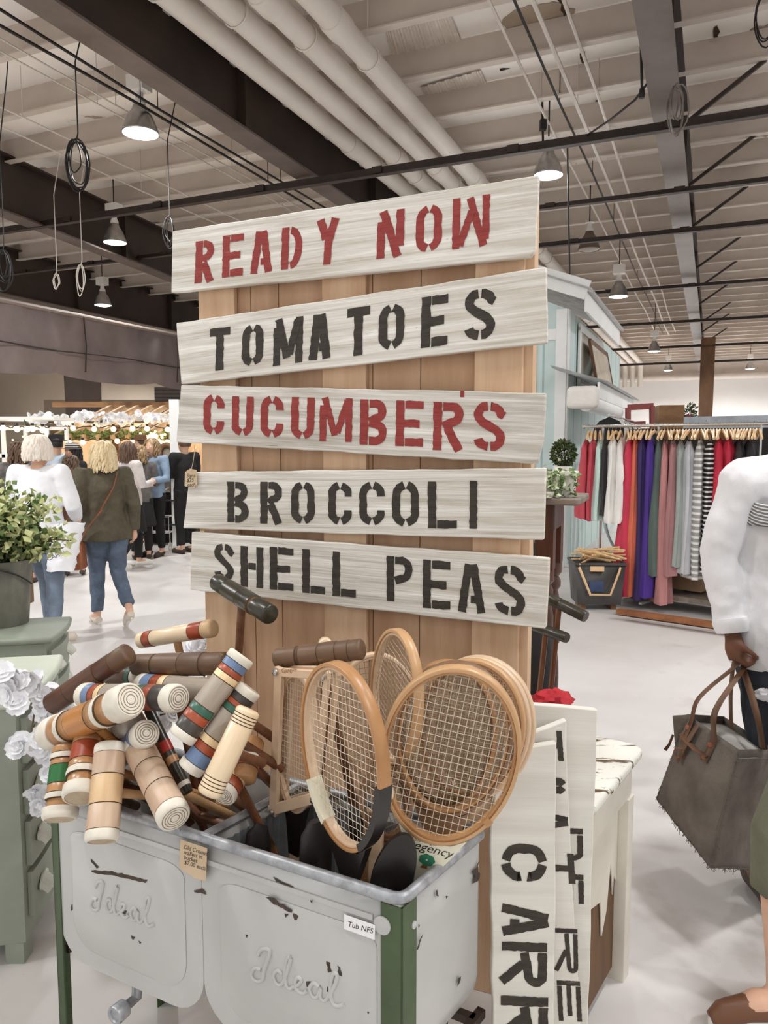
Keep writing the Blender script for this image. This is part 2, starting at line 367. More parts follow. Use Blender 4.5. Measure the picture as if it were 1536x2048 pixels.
# ================================================================ STENCIL LETTERS
def arcp(cx,cy,rx,ry,a0,a1,n=9):
    return [(cx+rx*cos(math.radians(a0+(a1-a0)*i/(n-1))),cy+ry*sin(math.radians(a0+(a1-a0)*i/(n-1)))) for i in range(n)]
def glyph(ch,W,t):
    """centre-line strokes of one stencil letter in a box W wide and 1 high, stroke width t"""
    l=t/2; r=W-t/2; b=t/2; T=1-t/2; g=t*.62; m=W/2; e=.035
    stem=[(l,0),(l,1)]
    if ch=='R': return [stem,[(l+g,T)]+arcp(r-.14,.75,.14,.25-l,90,-90)+[(l+g,.5)],[(m-.02,.47),(r+.01,0)]]
    if ch=='P': return [stem,[(l+g,T)]+arcp(r-.14,.72,.14,.28-l,90,-90)+[(l+g,.44+l*.3)]]
    if ch=='B': return [stem,[(l+g,T)]+arcp(r-.16,.75,.14,.25-l,90,-90)+[(l+g,.51)],[(l+g,.49)]+arcp(r-.15,.27,.15,.27-l,90,-90)+[(l+g,b)]]
    if ch=='E': return [stem,[(l+g,T),(W,T)],[(l+g*.6,.5),(W*.86,.5)],[(l+g,b),(W,b)]]
    if ch=='A': return [[(l*.9,0),(m-.06,1)],[(m+.03,1),(W-l*.9,0)],[(m-.02,.27),(m+.14,.27)]]
    if ch=='D': return [stem,[(l+g+.02,T)]+arcp(r-.2,.5,.2,.5-l,80,-80,11)+[(l+g+.02,b)]]
    if ch=='Y': return [[(l*.8,1),(m-.03,.56)],[(W-l*.8,1),(m+.02,.48),(m,0)]]
    if ch=='N': return [[(l*.8,0),(l*.8,.78)],[(l+.02,1),(r-.02,0)],[(W-l*.8,.22),(W-l*.8,1)]]
    if ch=='O':
        rx=min(.3,m-l)
        return [[(m-e,T)]+arcp(l+rx,1-l-rx*1.1,rx,rx*1.1,118,180,6)+arcp(l+rx,l+rx*1.1,rx,rx*1.1,180,242,6)+[(m-e,b)],
                [(m+e,T)]+arcp(r-rx,1-l-rx*1.1,rx,rx*1.1,62,0,6)+arcp(r-rx,l+rx*1.1,rx,rx*1.1,0,-62,6)+[(m+e,b)]]
    if ch=='W': return [[(l,1),(l,0)],[(l+.08,.05),(m+.02,.72)],[(m-.02,.98),(r-.02,0)],[(r+.02,.12),(W-l*.8,1)]]
    if ch=='T': return [[(0,T),(W,T)],[(m,1-t*.8),(m,0)]]
    if ch=='M': return [[(l*.85,0),(l*.85,.82)],[(l+.02,1),(m-.02,.14)],[(m+.03,.2),(r-.02,.95)],[(W-l*.85,0),(W-l*.85,1)]]
    if ch=='S': 
        return [[(W-.02,.72)]+arcp(m+.02,.75,m-l-.02,.25-l,5,88,7)+[(m+.03,T)],
                [(m-.04,T)]+arcp(l+.13,.74,.13,.26-l,110,200,7)+[(l+.1,.58),(r-.1,.43)]+arcp(r-.13,.27,.13,.27-l,20,-80,7)+[(m+.03,b)],
                [(m-.04,b)]+arcp(m-.02,.25,m-l-.02,.25-l,-92,-175,7)]
    if ch=='C': 
        rx=min(.3,m-l)
        return [[(m-e,T)]+arcp(l+rx,1-l-rx,rx,rx,118,180,6)+arcp(l+rx,l+rx,rx,rx,180,242,6)+[(m-e,b)],
                [(m+e,T)]+arcp(r-rx,1-l-rx,rx,rx,62,-5,6)+[(r,.66)],[(m+e,b)]+arcp(r-rx,l+rx,rx,rx,-62,5,6)+[(r,.34)]]
    if ch=='U':
        rx=min(.28,m-l)
        return [[(l,1)]+arcp(l+rx,l+rx,rx,rx,180,242,7)+[(m-e,b)],[(r,1)]+arcp(r-rx,l+rx,rx,rx,0,-62,7)+[(m+e,b)]]
    if ch=='L': return [stem,[(l+g,b),(W,b)]]
    if ch=='I': return [[(m,0),(m,1)]]
    if ch=='H': return [[(l*.8,0),(l*.8,1)],[(l+g*.8,.52),(r-g*.8,.52)],[(W-l*.8,0),(W-l*.8,1)]]
    if ch=="'": return [[(m,0),(m,1)]]
    return []
def ribbons(strokes,t,rough,rnd):
    """ragged-edged quads along the strokes"""
    out=[]
    for st in strokes:
        P=[V((x,y)) for x,y in st]
        pts=[P[0]]
        for a,c in zip(P,P[1:]):
            n=max(1,int((c-a).length/.07))
            pts+= [a.lerp(c,(i+1)/n) for i in range(n)]
        L=[];R=[]
        for i,p in enumerate(pts):
            d=(pts[min(i+1,len(pts)-1)]-pts[max(i-1,0)]).normalized(); nn=V((-d.y,d.x))
            L.append(p+nn*(t/2+rnd.uniform(-rough,rough))); R.append(p-nn*(t/2+rnd.uniform(-rough,rough)))
        out.append((L,R))
    return out
m_red=mat('red_stencil_paint',(133,40,36),(150,58,52),scale=(14,60,14),rough=.75,bump=.2,bscale=(10,200,10),spots=(((176,120,108),.66,(9,110,9),.06),))
m_blk=mat('black_stencil_paint',(44,38,31),(62,55,46),scale=(14,60,14),rough=.8,bump=.2,bscale=(10,200,10),spots=(((120,108,94),.68,(9,110,9),.06),))
def board_wood(name,c1,c2,dark):
    return mat(name,c1,c2,scale=(1.6,34,6),detail=8,rough=.85,bump=.8,bscale=(2.2,90,10),dist=.6,bdist=.004,
      spots=((dark,.665,(1.2,70,5),.06),((150,134,112),.70,(7,9,9),.05)))
m_sign=board_wood('weathered_sign_board',(186,177,163),(236,232,224),(150,136,118))
m_sign2=board_wood('weathered_sign_board_grey',(170,161,148),(230,225,217),(130,118,101))
m_signp=mat('painted_board',(204,199,188),(220,216,207),scale=(1,14,4),rough=.75,bump=.15,bscale=(1.5,40,8),spots=(((150,136,116),.70,(2.2,14,8),.04),))
# ---------------------------------------------------------------- panel plane
PB=V((cos(math.radians(21.3)),-sin(math.radians(21.3)),0)); PN=V((-PB.y*-1*-1,0,0))
PN=V((-sin(math.radians(21.3)),-cos(math.radians(21.3)),0))      # towards the photographer
PO=V((-.719,2.55,0))
def onpanel(px,py,off=0): return onplane(px,py,PO+PN*off,PN)
def sign_board(label,cat,px,words,paint,wood,off=0,thick=.024,P0=None,N=None,ux=None,rough=.010,seed=1,name='sign_board',stroke=.2,group=None,edge=.0016):
    """px = outline pixels (clockwise from top left) on the plane; words = [(char, origin px, x vec px, y vec px)]"""
    rnd=random.Random(seed)
    P0=P0 or PO; N=N or PN
    Q=[onplane(x,y,P0+N*off,N) for x,y in px]
    c=sum(Q,V((0,0,0)))/len(Q)
    xa=ux or (Q[1]-Q[0]).normalized(); ya=N.cross(xa).normalized(); 
    M=frameM(c,xa,ya,N); Mi=M.inverted()
    loc=[Mi@q for q in Q]
    poly=[]
    for i,q in enumerate(loc):
        r=loc[(i+1)%len(loc)]; n=max(1,int((r-q).length/.06))
        for k in range(n):
            p=q.lerp(r,k/n); j=edge if k else edge*.3
            poly.append((p.x+rnd.uniform(-j,j),p.y+rnd.uniform(-j,j)))
    area=sum(poly[i][0]*poly[(i+1)%len(poly)][1]-poly[(i+1)%len(poly)][0]*poly[i][1] for i in range(len(poly)))
    if area<0: poly.reverse()
    t=thing(name,label,cat,M=M,group=group)
    mb=MB(); mb.prism(poly,-thick,0)
    bo=mb.build('plank',wood,t,local=True,sharp=30); modi(bo,'BEVEL',width=.003,segments=2,limit_method='ANGLE')
    groups=[]
    for k,wd in enumerate(words or []):
        if k and wd[0]!="'" and (wd[1][0]-words[k-1][1][0])>(words[k-1][2][0])*1.85: groups.append([])
        if not groups: groups.append([])
        groups[-1].append(wd)
    for g in groups:
        mb=MB(); kk=0
        for (ch,o,vx,vy,st) in g:
            o=V(o);vx=V(vx);vy=V(vy)
            asp=vx.length/vy.length
            for L,R in ribbons(glyph(ch,asp,st),st,rough,rnd):
                kk+=1
                def to(p):
                    q=o+vx*(p.x/asp)+vy*p.y
                    w=Mi@onplane(q.x,q.y,P0+N*off,N); return V((w.x,w.y,.0008+.00025*(kk%4)))
                LL=[to(p) for p in L]; RR=[to(p) for p in R]
                vs=LL+RR; n=len(LL)
                mb.add(vs,[(i,n+i,n+i+1,i+1) for i in range(n-1)])
        mb.build('stencil_word',paint,t,local=True)
    return t
def row(txt,boxes,slope,lean=0.0,st=.2):
    """letters given as (x centre, y centre, width, height) pixels; slope = baseline dy/dx"""
    out=[]
    for ch,(cx,cy,w,h) in zip(txt,boxes):
        vx=V((w,w*slope)); vy=V((lean*h,-h)); out.append((ch,V((cx,cy))-vx/2-vy/2,vx,vy,st*(.84 if ch in 'MW' else 1) if ch!="'" else .62))
    return out
def zc(b,x0,y0,k): return [(x0+a/k,y0+c/k,w/k,h/k) for a,c,w,h in b]
K=1536/780
E1=zc([(157,360,74,165),(268,337,82,165),(381,323,84,165),(501,306,82,165),(640,283,84,180),(889,252,100,185),(1040,230,102,185),(1204,205,142,200)],330,340,K)
sign_board('top weathered board stencilled READY NOW in red letters','sign board',[(345,462),(1077,350),(1070,500),(1060,514),(342,585)],row('READYNOW',E1,-.135,.03,.172),m_red,m_sign,seed=1,edge=.0012)
E2=zc([(216,705,80,168),(346,689,84,165),(485,674,112,182),(611,657,84,178),(762,636,90,190),(893,617,100,180),(1062,595,105,200),(1241,568,120,198)],330,340,K)
sign_board('second board from top stencilled TOMATOES in black','sign board',[(352,646),(1092,534),(1093,686),(362,768)],row('TOMATOES',E2,-.14,.02,.185),m_blk,m_sign,off=.002,seed=2)
E3=zc([(193,176,82,158),(306,182,85,155),(422,184,90,165),(543,190,92,165),(674,196,124,172),(822,206,106,178),(964,211,108,180),(1116,222,118,190),(1278,222,122,190),(1171,94,18,26)],330,740,K)
sign_board("third board stencilled CUCUMBER'S in red, its left end grey",'sign board',[(362,770),(1091,786),(1086,880),(1074,929),(352,884)],row("CUCUMBERS'",E3,.03,.02,.18),m_red,m_sign2,off=.0,seed=3)
E4=zc([(288,520,84,160),(419,523,86,165),(544,523,92,168),(690,525,92,168),(816,525,100,172),(948,528,106,180),(1093,532,114,184),(1214,530,32,190)],330,740,K)
sign_board('fourth board stencilled BROCCOLI in black with paper tag on its left end','sign board',[(380,944),(1091,936),(1087,1080),(366,1057)],row('BROCCOLI',E4,.015,.0,.175)[:-1]+[('I',(E4[7][0]-8,E4[7][1]+48),(16,.4),(1,-96),.16)],m_blk,m_sign,off=.002,seed=4)
E5=zc([(233,757,76,145),(343,776,84,160),(460,783,92,168),(586,794,90,172),(706,805,92,175),(924,824,102,178),(1070,845,108,190),(1208,860,106,190),(1358,868,120,196)],330,740,K)
sign_board('bottom board of the panel stencilled SHELL PEAS in black','sign board',[(383,1064),(1098,1117),(1092,1254),(1089,1258),(380,1180)],row('SHELLPEAS',E5,.085,.0,.17),m_blk,m_sign,off=.0,seed=5)
# tag on the BROCCOLI board
m_kraft=mat('kraft_paper',(196,172,140),(208,186,156),scale=(8,8,8),rough=.9)
m_ink=mat('ink',(50,44,40),rough=.8)
def text_mesh(txt,size,M,name,m,parent,align='LEFT',shear=0.0,sp=1.0):
    cu=bpy.data.curves.new('t','FONT'); cu.body=txt; cu.size=size; cu.shear=shear; cu.align_x=align; cu.space_line=sp; cu.resolution_u=3
    ob=bpy.data.objects.new('t',cu); C.objects.link(ob)
    bpy.context.view_layer.update()
    me=bpy.data.meshes.new_from_object(ob.evaluated_get(bpy.context.evaluated_depsgraph_get()))
    bpy.data.objects.remove(ob); bpy.data.curves.remove(cu)
    me.name=name; me.transform(M); me.materials.clear(); me.materials.append(m)
    o=bpy.data.objects.new(name,me); C.objects.link(o); o.parent=parent; return o
def tagcard(label,px,off,lines,size,txt_px,hole=True,m=None,P0=None,N=None,slopex=None,string=None,name='price_tag',cat='tag'):
    P0=P0 or PO; N=N or PN
    Q=[onplane(x,y,P0+N*off,N) for x,y in px]; c=sum(Q,V((0,0,0)))/len(Q)
    o=onplane(txt_px[0],txt_px[1],P0+N*off,N); o2=onplane(txt_px[0]+20,txt_px[1]+20*(slopex or 0),P0+N*off,N)
    xa=(o2-o).normalized(); M=frameM(c,xa,N.cross(xa),N); Mi=M.inverted()
    t=thing(name,label,cat,M=M)
    poly=[((Mi@q).x,(Mi@q).y) for q in Q]
    a=sum(poly[i][0]*poly[(i+1)%len(poly)][1]-poly[(i+1)%len(poly)][0]*poly[i][1] for i in range(len(poly)))
    if a<0: poly.reverse()
    mb=MB(); mb.prism(poly,-.0012,0); mb.build('card',m or m_kraft,t,local=True)
    text_mesh(lines,size,Matrix.Translation((Mi@o)+V((0,0,.0006))),'handwriting',m_ink,t,shear=.25,sp=.85)
    if string:
        mb=MB(); mb.tube([Mi@onplane(x,y,P0+N*(off+.003),N) for x,y in string],.0011,5); mb.build('string',m_kraft,t,local=True)
    return t
tagcard('small kraft tag hanging at the left end of the BROCCOLI board',[(370,944),(380,937),(393,940),(394,968),(388,976),(369,972)],.012,'Signs\n$35\neach',.018,(373,955),slopex=-.05,string=[(382,942),(386,925),(389,905),(388,890)])
# ---------------------------------------------------------------- the panel of raw planks and battens
m_plank=mat('raw_plank',(176,138,106),(198,162,130),scale=(10,1.2,2),detail=7,rough=.8,bump=.12,bscale=(40,2,6),spots=(((120,84,58),.74,(9,6,6),.03),((160,128,100),.62,(22,1,3),.1)))
m_batten=mat('raw_batten',(188,152,120),(210,178,146),scale=(14,1.2,2),detail=7,rough=.8,bump=.12,bscale=(50,2,6),spots=(((112,76,50),.75,(10,7,7),.03),))
def px_u(x,y=900): return (onpanel(x,y,-.05)-PO).dot(PB)
panel=thing('plank_panel','tall panel of raw brown planks and battens carrying the stencilled boards','display panel',M=frameM(PO-PN*.03,PB,V((0,0,1)),PN))
us=[px_u(q) for q in (410,505,560,690,745,840,955,1056)]
for a,b in zip(us,us[1:]):
    mb=MB(); mb.box(((a+b)/2,1.19,-.032),(b-a-.003,2.38,.018)); o=mb.build('plank',m_plank,panel,local=True)
for x0,x1 in ((410,480),(651,737),(950,1046)):
    a=px_u(x0);b=px_u(x1); mb=MB(); mb.box(((a+b)/2,1.19,-.0105),(b-a,2.38,.021)); o=mb.build('batten',m_batten,panel,local=True); modi(o,'BEVEL',width=.003,segments=2)
mb=MB(); mb.box((px_u(1052),1.19,-.05),(.03,2.38,.06)); mb.build('edge_strip',m_batten,panel,local=True)
for q in (.35,2.2):
    mb=MB(); mb.box(((us[0]+us[-1])/2,q,-.055),(us[-1]-us[0]-.06,.12,.025)); mb.build('back_rail',m_batten,panel,local=True)
# ================================================================ DOUBLE WASH TUB
RZ=.80
TF=onz(803,1801,RZ); TL=onz(105,1580,RZ); TR=onz(968,1662,RZ)
uF=(TL-TF).normalized(); vF=(TR-TF).normalized(); LF=(TL-TF).length; LS=(TR-TF).length
nF=V((-uF.y,uF.x,0)); 
if nF.dot(CAM-TF)<0: nF=-nF
nS=V((-vF.y,vF.x,0))
if nS.dot(uF)>0: nS=-nS
def T(u,v,z): p=TF+uF*u+vF*v; return V((p.x,p.y,z))
def onF(px,py,w=0): return onplane(px,py,TF-nF*w,nF)     # w = metres behind the tub's front
def onS(px,py,w=0): return onplane(px,py,TF-nS*w,nS)
m_enamel=mat('white_enamel',(182,181,178),(194,193,190),scale=(2,2,2),rough=.28,bump=.03,bscale=(4,4,4),spots=(((62,50,44),.745,(22,22,26),.012),((170,150,130),.71,(11,11,9),.03)))
m_galv=mat('galvanised_rim',(140,142,146),(182,184,187),scale=(30,30,30),rough=.45,metal=.55,spots=(((96,88,82),.66,(40,40,40),.03),))
m_galvd=mat('galvanised_inside',(128,132,136),(160,164,168),scale=(12,12,12),rough=.5,metal=.4)
m_green=mat('green_leg_paint',(56,72,44),(70,88,56),scale=(6,6,6),rough=.45,spots=(((190,190,180),.77,(30,30,30),.02),))
m_chip=mat('chipped_iron',(58,47,42),(84,70,60),scale=(60,60,60),rough=.9)
tub=thing('wash_tub','white enamel double wash tub with grey rim on green legs','wash tub',T(LF/2,LS/2,0))
udiv=(onF(404,1760)-TF).dot(uF); ZB=.352
def basin(u0,u1,name):
    R=.10; lv=[(RZ-.008,0),(RZ-.1,0),(RZ-.2,0),(ZB+R,0)]
    for k in range(1,7):
        a=k/6*PI/2; lv.append((ZB+R-R*sin(a),R*(1-cos(a))))
    mb=MB(); rings=[]
    for z,ins in lv:
        a=u0+ins*1.0;b=u1-ins*1.0; f=0.0; bk=LS-.004-ins; r=.02
        pts=[(a,f),(b,f)]
        for (cx,cy,a0) in ((b-r,bk-r,0),(a+r,bk-r,90)):
            for q in range(4): an=math.radians(a0+q*30); pts.append((cx+r*cos(an),cy+r*sin(an)))
        rings.append([T(x,y,z) for x,y in pts])
    n=len(rings[0]); vs=[p for r_ in rings for p in r_]; fs=[]
    for i in range(len(rings)-1):
        for k in range(n): fs.append((i*n+k,(i+1)*n+k,(i+1)*n+(k+1)%n,i*n+(k+1)%n))
    fs.append(tuple((len(rings)-1)*n+k for k in range(n)))
    mb.add(vs,fs)
    o=mb.build(name,[m_enamel,m_chip],tub,sharp=50); modi(o,'SOLIDIFY',thickness=.004,offset=0)
    # pressed panel on the front
    def rr(m,r,zt,n=6):
        out=[]; a=u0+m;b=u1-m; t=zt; bt=ZB+m*.9
        for cx,cz,a0 in ((b-r,t-r*.5,0),(a+r,t-r*.5,90),(a+r*1.3,bt+r*1.3,180),(b-r*1.3,bt+r*1.3,270)):
            rz=r*.5 if a0<180 else r*1.3; rx=r if a0<180 else r*1.3
            for q in range(n): an=math.radians(a0+q*90/(n-1)); out.append((cx+rx*cos(an),cz+rz*sin(an)))
        return out
    mb=MB(); A=rr(.05,.06,RZ-.085); Bq=rr(.062,.055,RZ-.097); n=len(A)
    vs=[T(x,0,z)+nF*.0026 for x,z in A]+[T(x,0,z)+nF*.0085 for x,z in Bq]
    mb.add(vs,[(i,(i+1)%n,n+(i+1)%n,n+i) for i in range(n)]+[tuple(range(n,2*n))]); mb.build('pressed_panel',m_enamel,o,sharp=60)
    mb=MB(); mb.bar(T(u0 if u0>.1 else .062,0,RZ-.052)+nF*.003,T(u1,0,RZ-.052)+nF*.003,.006,.012); mb.build('rim_fold',m_enamel,o)
    return o
bL=basin(udiv+.002,LF-.012,'basin'); bR=basin(.004,udiv-.002,'basin')
# embossed script (raised wire letters under the enamel)
def script(o,px0,px1,slope,h,parent):
    """the pressed word Ideal, flowing letters"""
    S=[[(-.05,.75),(.05,1.0),(.22,1.05),(.2,.8),(.1,.35),(.05,.0),(-.1,-.1),(-.2,.05),(-.12,.3),(.02,.32)],
       [(.52,.42),(.42,.5),(.32,.3),(.38,.06),(.5,.08),(.6,.4),(.72,1.05),(.62,.9),(.58,.3),(.66,.04),(.76,.1)],
       [(.76,.12),(.9,.28),(.96,.45),(.88,.5),(.82,.3),(.88,.06),(1.02,.06),(1.1,.2)],
       [(1.36,.42),(1.26,.5),(1.16,.3),(1.22,.06),(1.34,.1),(1.42,.45),(1.4,.15),(1.48,.04),(1.56,.14)],
       [(1.56,.14),(1.72,.6),(1.8,1.02),(1.7,1.0),(1.64,.5),(1.68,.1),(1.8,.02),(1.95,.15)]]
    mb=MB()
    for st in S:
        P=[]
        for i in range(len(st)-1):
            for k in range(4):
                t=k/4; p0=st[max(i-1,0)];p1=st[i];p2=st[i+1];p3=st[min(i+2,len(st)-1)]
                P.append(tuple(.5*((2*p1[j])+(-p0[j]+p2[j])*t+(2*p0[j]-5*p1[j]+4*p2[j]-p3[j])*t*t+(-p0[j]+3*p1[j]-3*p2[j]+p3[j])*t**3) for j in (0,1)))
        P.append(st[-1])
        W=[]
        for x,y in P:
            f=(x+.2)/2.15; X=px0[0]+(px1[0]-px0[0])*f; Y=px0[1]+(px1[1]-px0[1])*f-h*y
            W.append(onF(X,Y,-.0088))
        mb.tube(W,.0048,8)
    mb.build('embossed_script',m_enamel,parent,sharp=80)
script(None,(503,1952),(688,2018),.3,62,bR)
script(None,(182,1812),(308,1856),.3,54,bL)
# chips of bare iron on the enamel
def chip(mb,pts,f,seed,rag=1.5):
    rnd=random.Random(seed); Q=[]
    for i,p in enumerate(pts):
        q=pts[(i+1)%len(pts)]; n=max(1,int(math.hypot(q[0]-p[0],q[1]-p[1])/6))
        for k in range(n): Q.append(f(p[0]+(q[0]-p[0])*k/n+rnd.uniform(-rag,rag),p[1]+(q[1]-p[1])*k/n+rnd.uniform(-rag,rag)))
    mb.add(Q,[tuple(range(len(Q)))])
fF=lambda x,y:onF(x,y,-.0092); fE=lambda x,y:onF(x,y,-.0035); fS=lambda x,y:onS(x,y,-.003)
mb=MB(); sd=0
for pts in ([(183,1740),(230,1744),(262,1752),(296,1761),(290,1766),(232,1752),(184,1746)],[(180,1716),(187,1722),(198,1735),(193,1737),(182,1724)],[(146,1785),(158,1788),(175,1797),(170,1800),(150,1793)],[(262,1872),(271,1876),(268,1880),(262,1877)],[(276,1880),(282,1884),(279,1887)],[(246,1820),(254,1822),(252,1829),(245,1826)],[(222,1812),(229,1814),(227,1820)],[(388,1780),(405,1778),(412,1790),(402,1786),(390,1785)],[(143,1810),(149,1806),(147,1818),(142,1822)]):
    sd+=1; mb=MB(); chip(mb,pts,fF if pts[0][0]>160 and pts[0][0]<380 else fE,sd); mb.build('bare_patch',m_chip,bL)
mb=MB()
for pts in ([(531,1795),(545,1794),(560,1806),(584,1820),(583,1825),(565,1818),(548,1808)],[(586,1826),(597,1832),(594,1840),(588,1838)],[(569,1826),(577,1830),(572,1836)],[(653,1922),(660,1924),(663,1944),(656,1946)],[(675,1930),(680,1934),(684,1952),(677,1950)],[(653,1974),(659,1980),(656,1985),(652,1983)],[(546,1753),(560,1760),(590,1776),(594,1779),(575,1774),(552,1762)],[(612,1962),(624,1964),(622,1976),(612,1974)],[(620,1800),(626,1802),(624,1808)],[(490,1868),(496,1870),(493,1875)],[(733,2023),(738,2023),(737,2028)]):
    sd+=1; mb=MB(); chip(mb,pts,fE if pts[0][1]<1792 else fF,sd); mb.build('bare_patch',m_chip,bR)
mb=MB()
for pts in ([(944,1742),(952,1736),(958,1720),(956,1745),(961,1748),(955,1762),(946,1768),(949,1752)],[(870,1782),(876,1778),(877,1794),(871,1792)],[(890,1790),(895,1794),(892,1798)],[(842,1872),(848,1866),(836,1898),(832,1900)],[(917,1955),(921,1953),(920,1966),(915,1974)],[(836,1849),(841,1850),(838,1856)]):
    sd+=1; mb=MB(); chip(mb,pts,fS,sd); mb.build('bare_patch',m_chip,bR)
# rim
mb=MB(); c=.02
P=[]
for (u,v,du,dv) in ((0,0,1,1),(LF,0,-1,1),(LF,LS,-1,-1),(0,LS,1,-1)):
    pts=[(u,v+dv*c),(u+du*c*.3,v+dv*c*.3),(u+du*c,v)]
    if (u==0)!=(v==0): pts.reverse()
    P+=[T(a,b,RZ) for a,b in pts]
mb.tube(P,.0125,10,closed=True); mb.build('rim',m_galv,tub,sharp=70)
mb=MB(); mb.tube([T(udiv,0,RZ-.002),T(udiv,LS,RZ-.002)],.011,8); mb.build('divider_rim',m_galv,tub)
mb=MB(); mb.grid(lambda a,b:T(udiv*.5-.0+(udiv*.98*(a-.5)),LS-.015-.004*sin(a*150),RZ-.03-.33*b),160,2); mb.build('ribbed_lining',m_galvd,tub)
mb=MB(); mb.grid(lambda a,b:T(udiv-.012-.003*sin(a*90),.01+(LS-.02)*a,RZ-.03-.33*b),90,2); mb.build('ribbed_lining',m_galvd,tub)
# legs: angle iron at each corner
def leg(u,v,du,dv,wf,ws):
    mb=MB(); o=.0045
    def X(a,b,z): return T(u+du*a,v+dv*b,z)
    lean=lambda z:0
    for z0,z1 in ((RZ-.014,0),):
        for (a0,a1,b0,b1) in ((-o,wf,-o,-.0005),(-o,-.0005,-o,ws)):
            vs=[X(a,b,z) for z in (z1,z0) for a,b in ((a0,b0),(a1,b0),(a1,b1),(a0,b1))]
            mb.add(vs,[(0,1,2,3),(7,6,5,4),(0,4,5,1),(1,5,6,2),(2,6,7,3),(3,7,4,0)])
    return mb.build('leg',m_green,tub)
wf=(onF(764,1930)-TF).dot(uF); ws=(onS(829,1930)-TF).dot(vF)
leg(0,0,1,1,wf,ws); leg(LF,0,-1,1,.02,.03); leg(LF,LS,-1,-1,.04,.03); leg(.10,LS+.012,1,-1,.04,.003)
mb=MB(); q=onF(764,1851,-.0062)
mb.lathe([(.019,-.002),(.019,.0015),(.0,.003)],q,nF,18,sx=1.0); mb.build('enamel_lobe',m_enamel,tub); mb=MB(); q=onS(829,1850,-.0062); mb.lathe([(.008,-.002),(.008,.001),(0,.002)],q,nS,14); mb.build('enamel_lobe',m_enamel,tub)
for (a,b) in (((LF,LS*.9),(0,LS*.9)),((LF,.02),(LF,LS)),((0,.02),(0,LS))):
    mb=MB(); mb.bar(T(a[0],a[1],.35),T(b[0],b[1],.35),.02,.02); mb.build('stretcher',m_beam,tub)
mb=MB(); q=onF(243,2020,-.01); q=V((q.x,q.y,q.z))
mb.lathe([(.0,.0),(.014,.0),(.016,.004),(.022,.004),(.024,0),(.022,-.03)],q+nF*.02,nF,18); mb.tube([q,q-nF*.05,q-nF*.06+V((0,0,max(.03,ZB-q.z+.015)))],.014,10); mb.build('drain_spout',m_galv,tub)
# sticker and price card on the tub
m_paper=mat('white_sticker',(238,236,236),rough=.6)
tagcard('white paper sticker reading Tub NFS on the right basin',[(688,1829),(750,1851),(749,1880),(688,1858)],-.0105 if False else .0105,'Tub NFS',.0165,(695,1852),m=m_paper,P0=TF,N=nF,slopex=.30,name='sticker',cat='sticker')
tagcard('kraft price card hung on the rim between the two basins',[(361,1679),(414,1697),(411,1762),(388,1756),(358,1735)],.016,'Old Croquet\nmallets in\nbucket\n$7.00 each',.0145,(367,1697),P0=TF,N=nF,slopex=.3)
# ================================================================ MALLETS
def wd(name,a,b,**k): return mat(name,a,b,scale=(26,26,3),detail=6,rough=k.get('r',.45),bump=.06,spots=k.get('spots',()))
m_nat=wd('mallet_maple',(196,160,118),(214,182,142)); m_pink=wd('mallet_beech',(186,156,130),(206,180,156))
m_grey=wd('mallet_grey_wood',(150,136,120),(176,164,150),r=.7,spots=(((92,78,64),.63,(60,60,9),.06),))
m_amber=wd('mallet_amber',(178,116,58),(196,136,74),r=.25); m_ltan=wd('mallet_tan',(170,122,80),(188,142,98),r=.3)
m_dk=wd('mallet_dark_brown',(74,44,28),(98,62,40),r=.35,spots=(((146,104,62),.64,(22,22,8),.05),))
m_dkb=wd('mallet_worn_brown',(88,64,46),(116,88,64),r=.5,spots=(((160,124,84),.62,(26,26,8),.05),((44,32,24),.66,(18,18,4),.03)))
m_bot=wd('mallet_bottle_green',(40,38,28),(58,52,38),r=.3,spots=(((120,80,48),.68,(30,30,14),.03),))
m_cap=mat('mallet_white_paint',(216,208,192),(228,221,207),scale=(30,30,30),rough=.5,spots=(((190,172,146),.7,(40,40,40),.04),))
m_cream=wd('mallet_cream',(222,196,160),(234,212,180),r=.3)
m_end=mat('mallet_end_grain',(176,156,130),(196,178,154),scale=(40,40,40),rough=.7)
def paint(n,c): return mat('mallet_paint_'+n,c,tuple(min(255,int(x*1.12)) for x in c),scale=(20,20,4),rough=.35)
p_blue=paint('blue',(104,124,156)); p_red=paint('red',(152,72,46)); p_grn=paint('green',(52,92,76)); p_dk=paint('charcoal',(66,60,56)); p_crm=paint('cream',(222,194,150)); p_brt=paint('bright_green',(34,98,48)); p_brd=paint('brick',(148,62,34)); p_scr=paint('scarlet',(156,40,32))
m_groove=mat('groove',(92,70,50),rough=.8)
m_ringg=mat('ring_groove',(158,140,116),rough=.8)
m_hand=wd('handle_brown',(92,56,34),(120,78,50),r=.4); m_handl=wd('handle_light',(180,138,94),(200,160,116),r=.4)
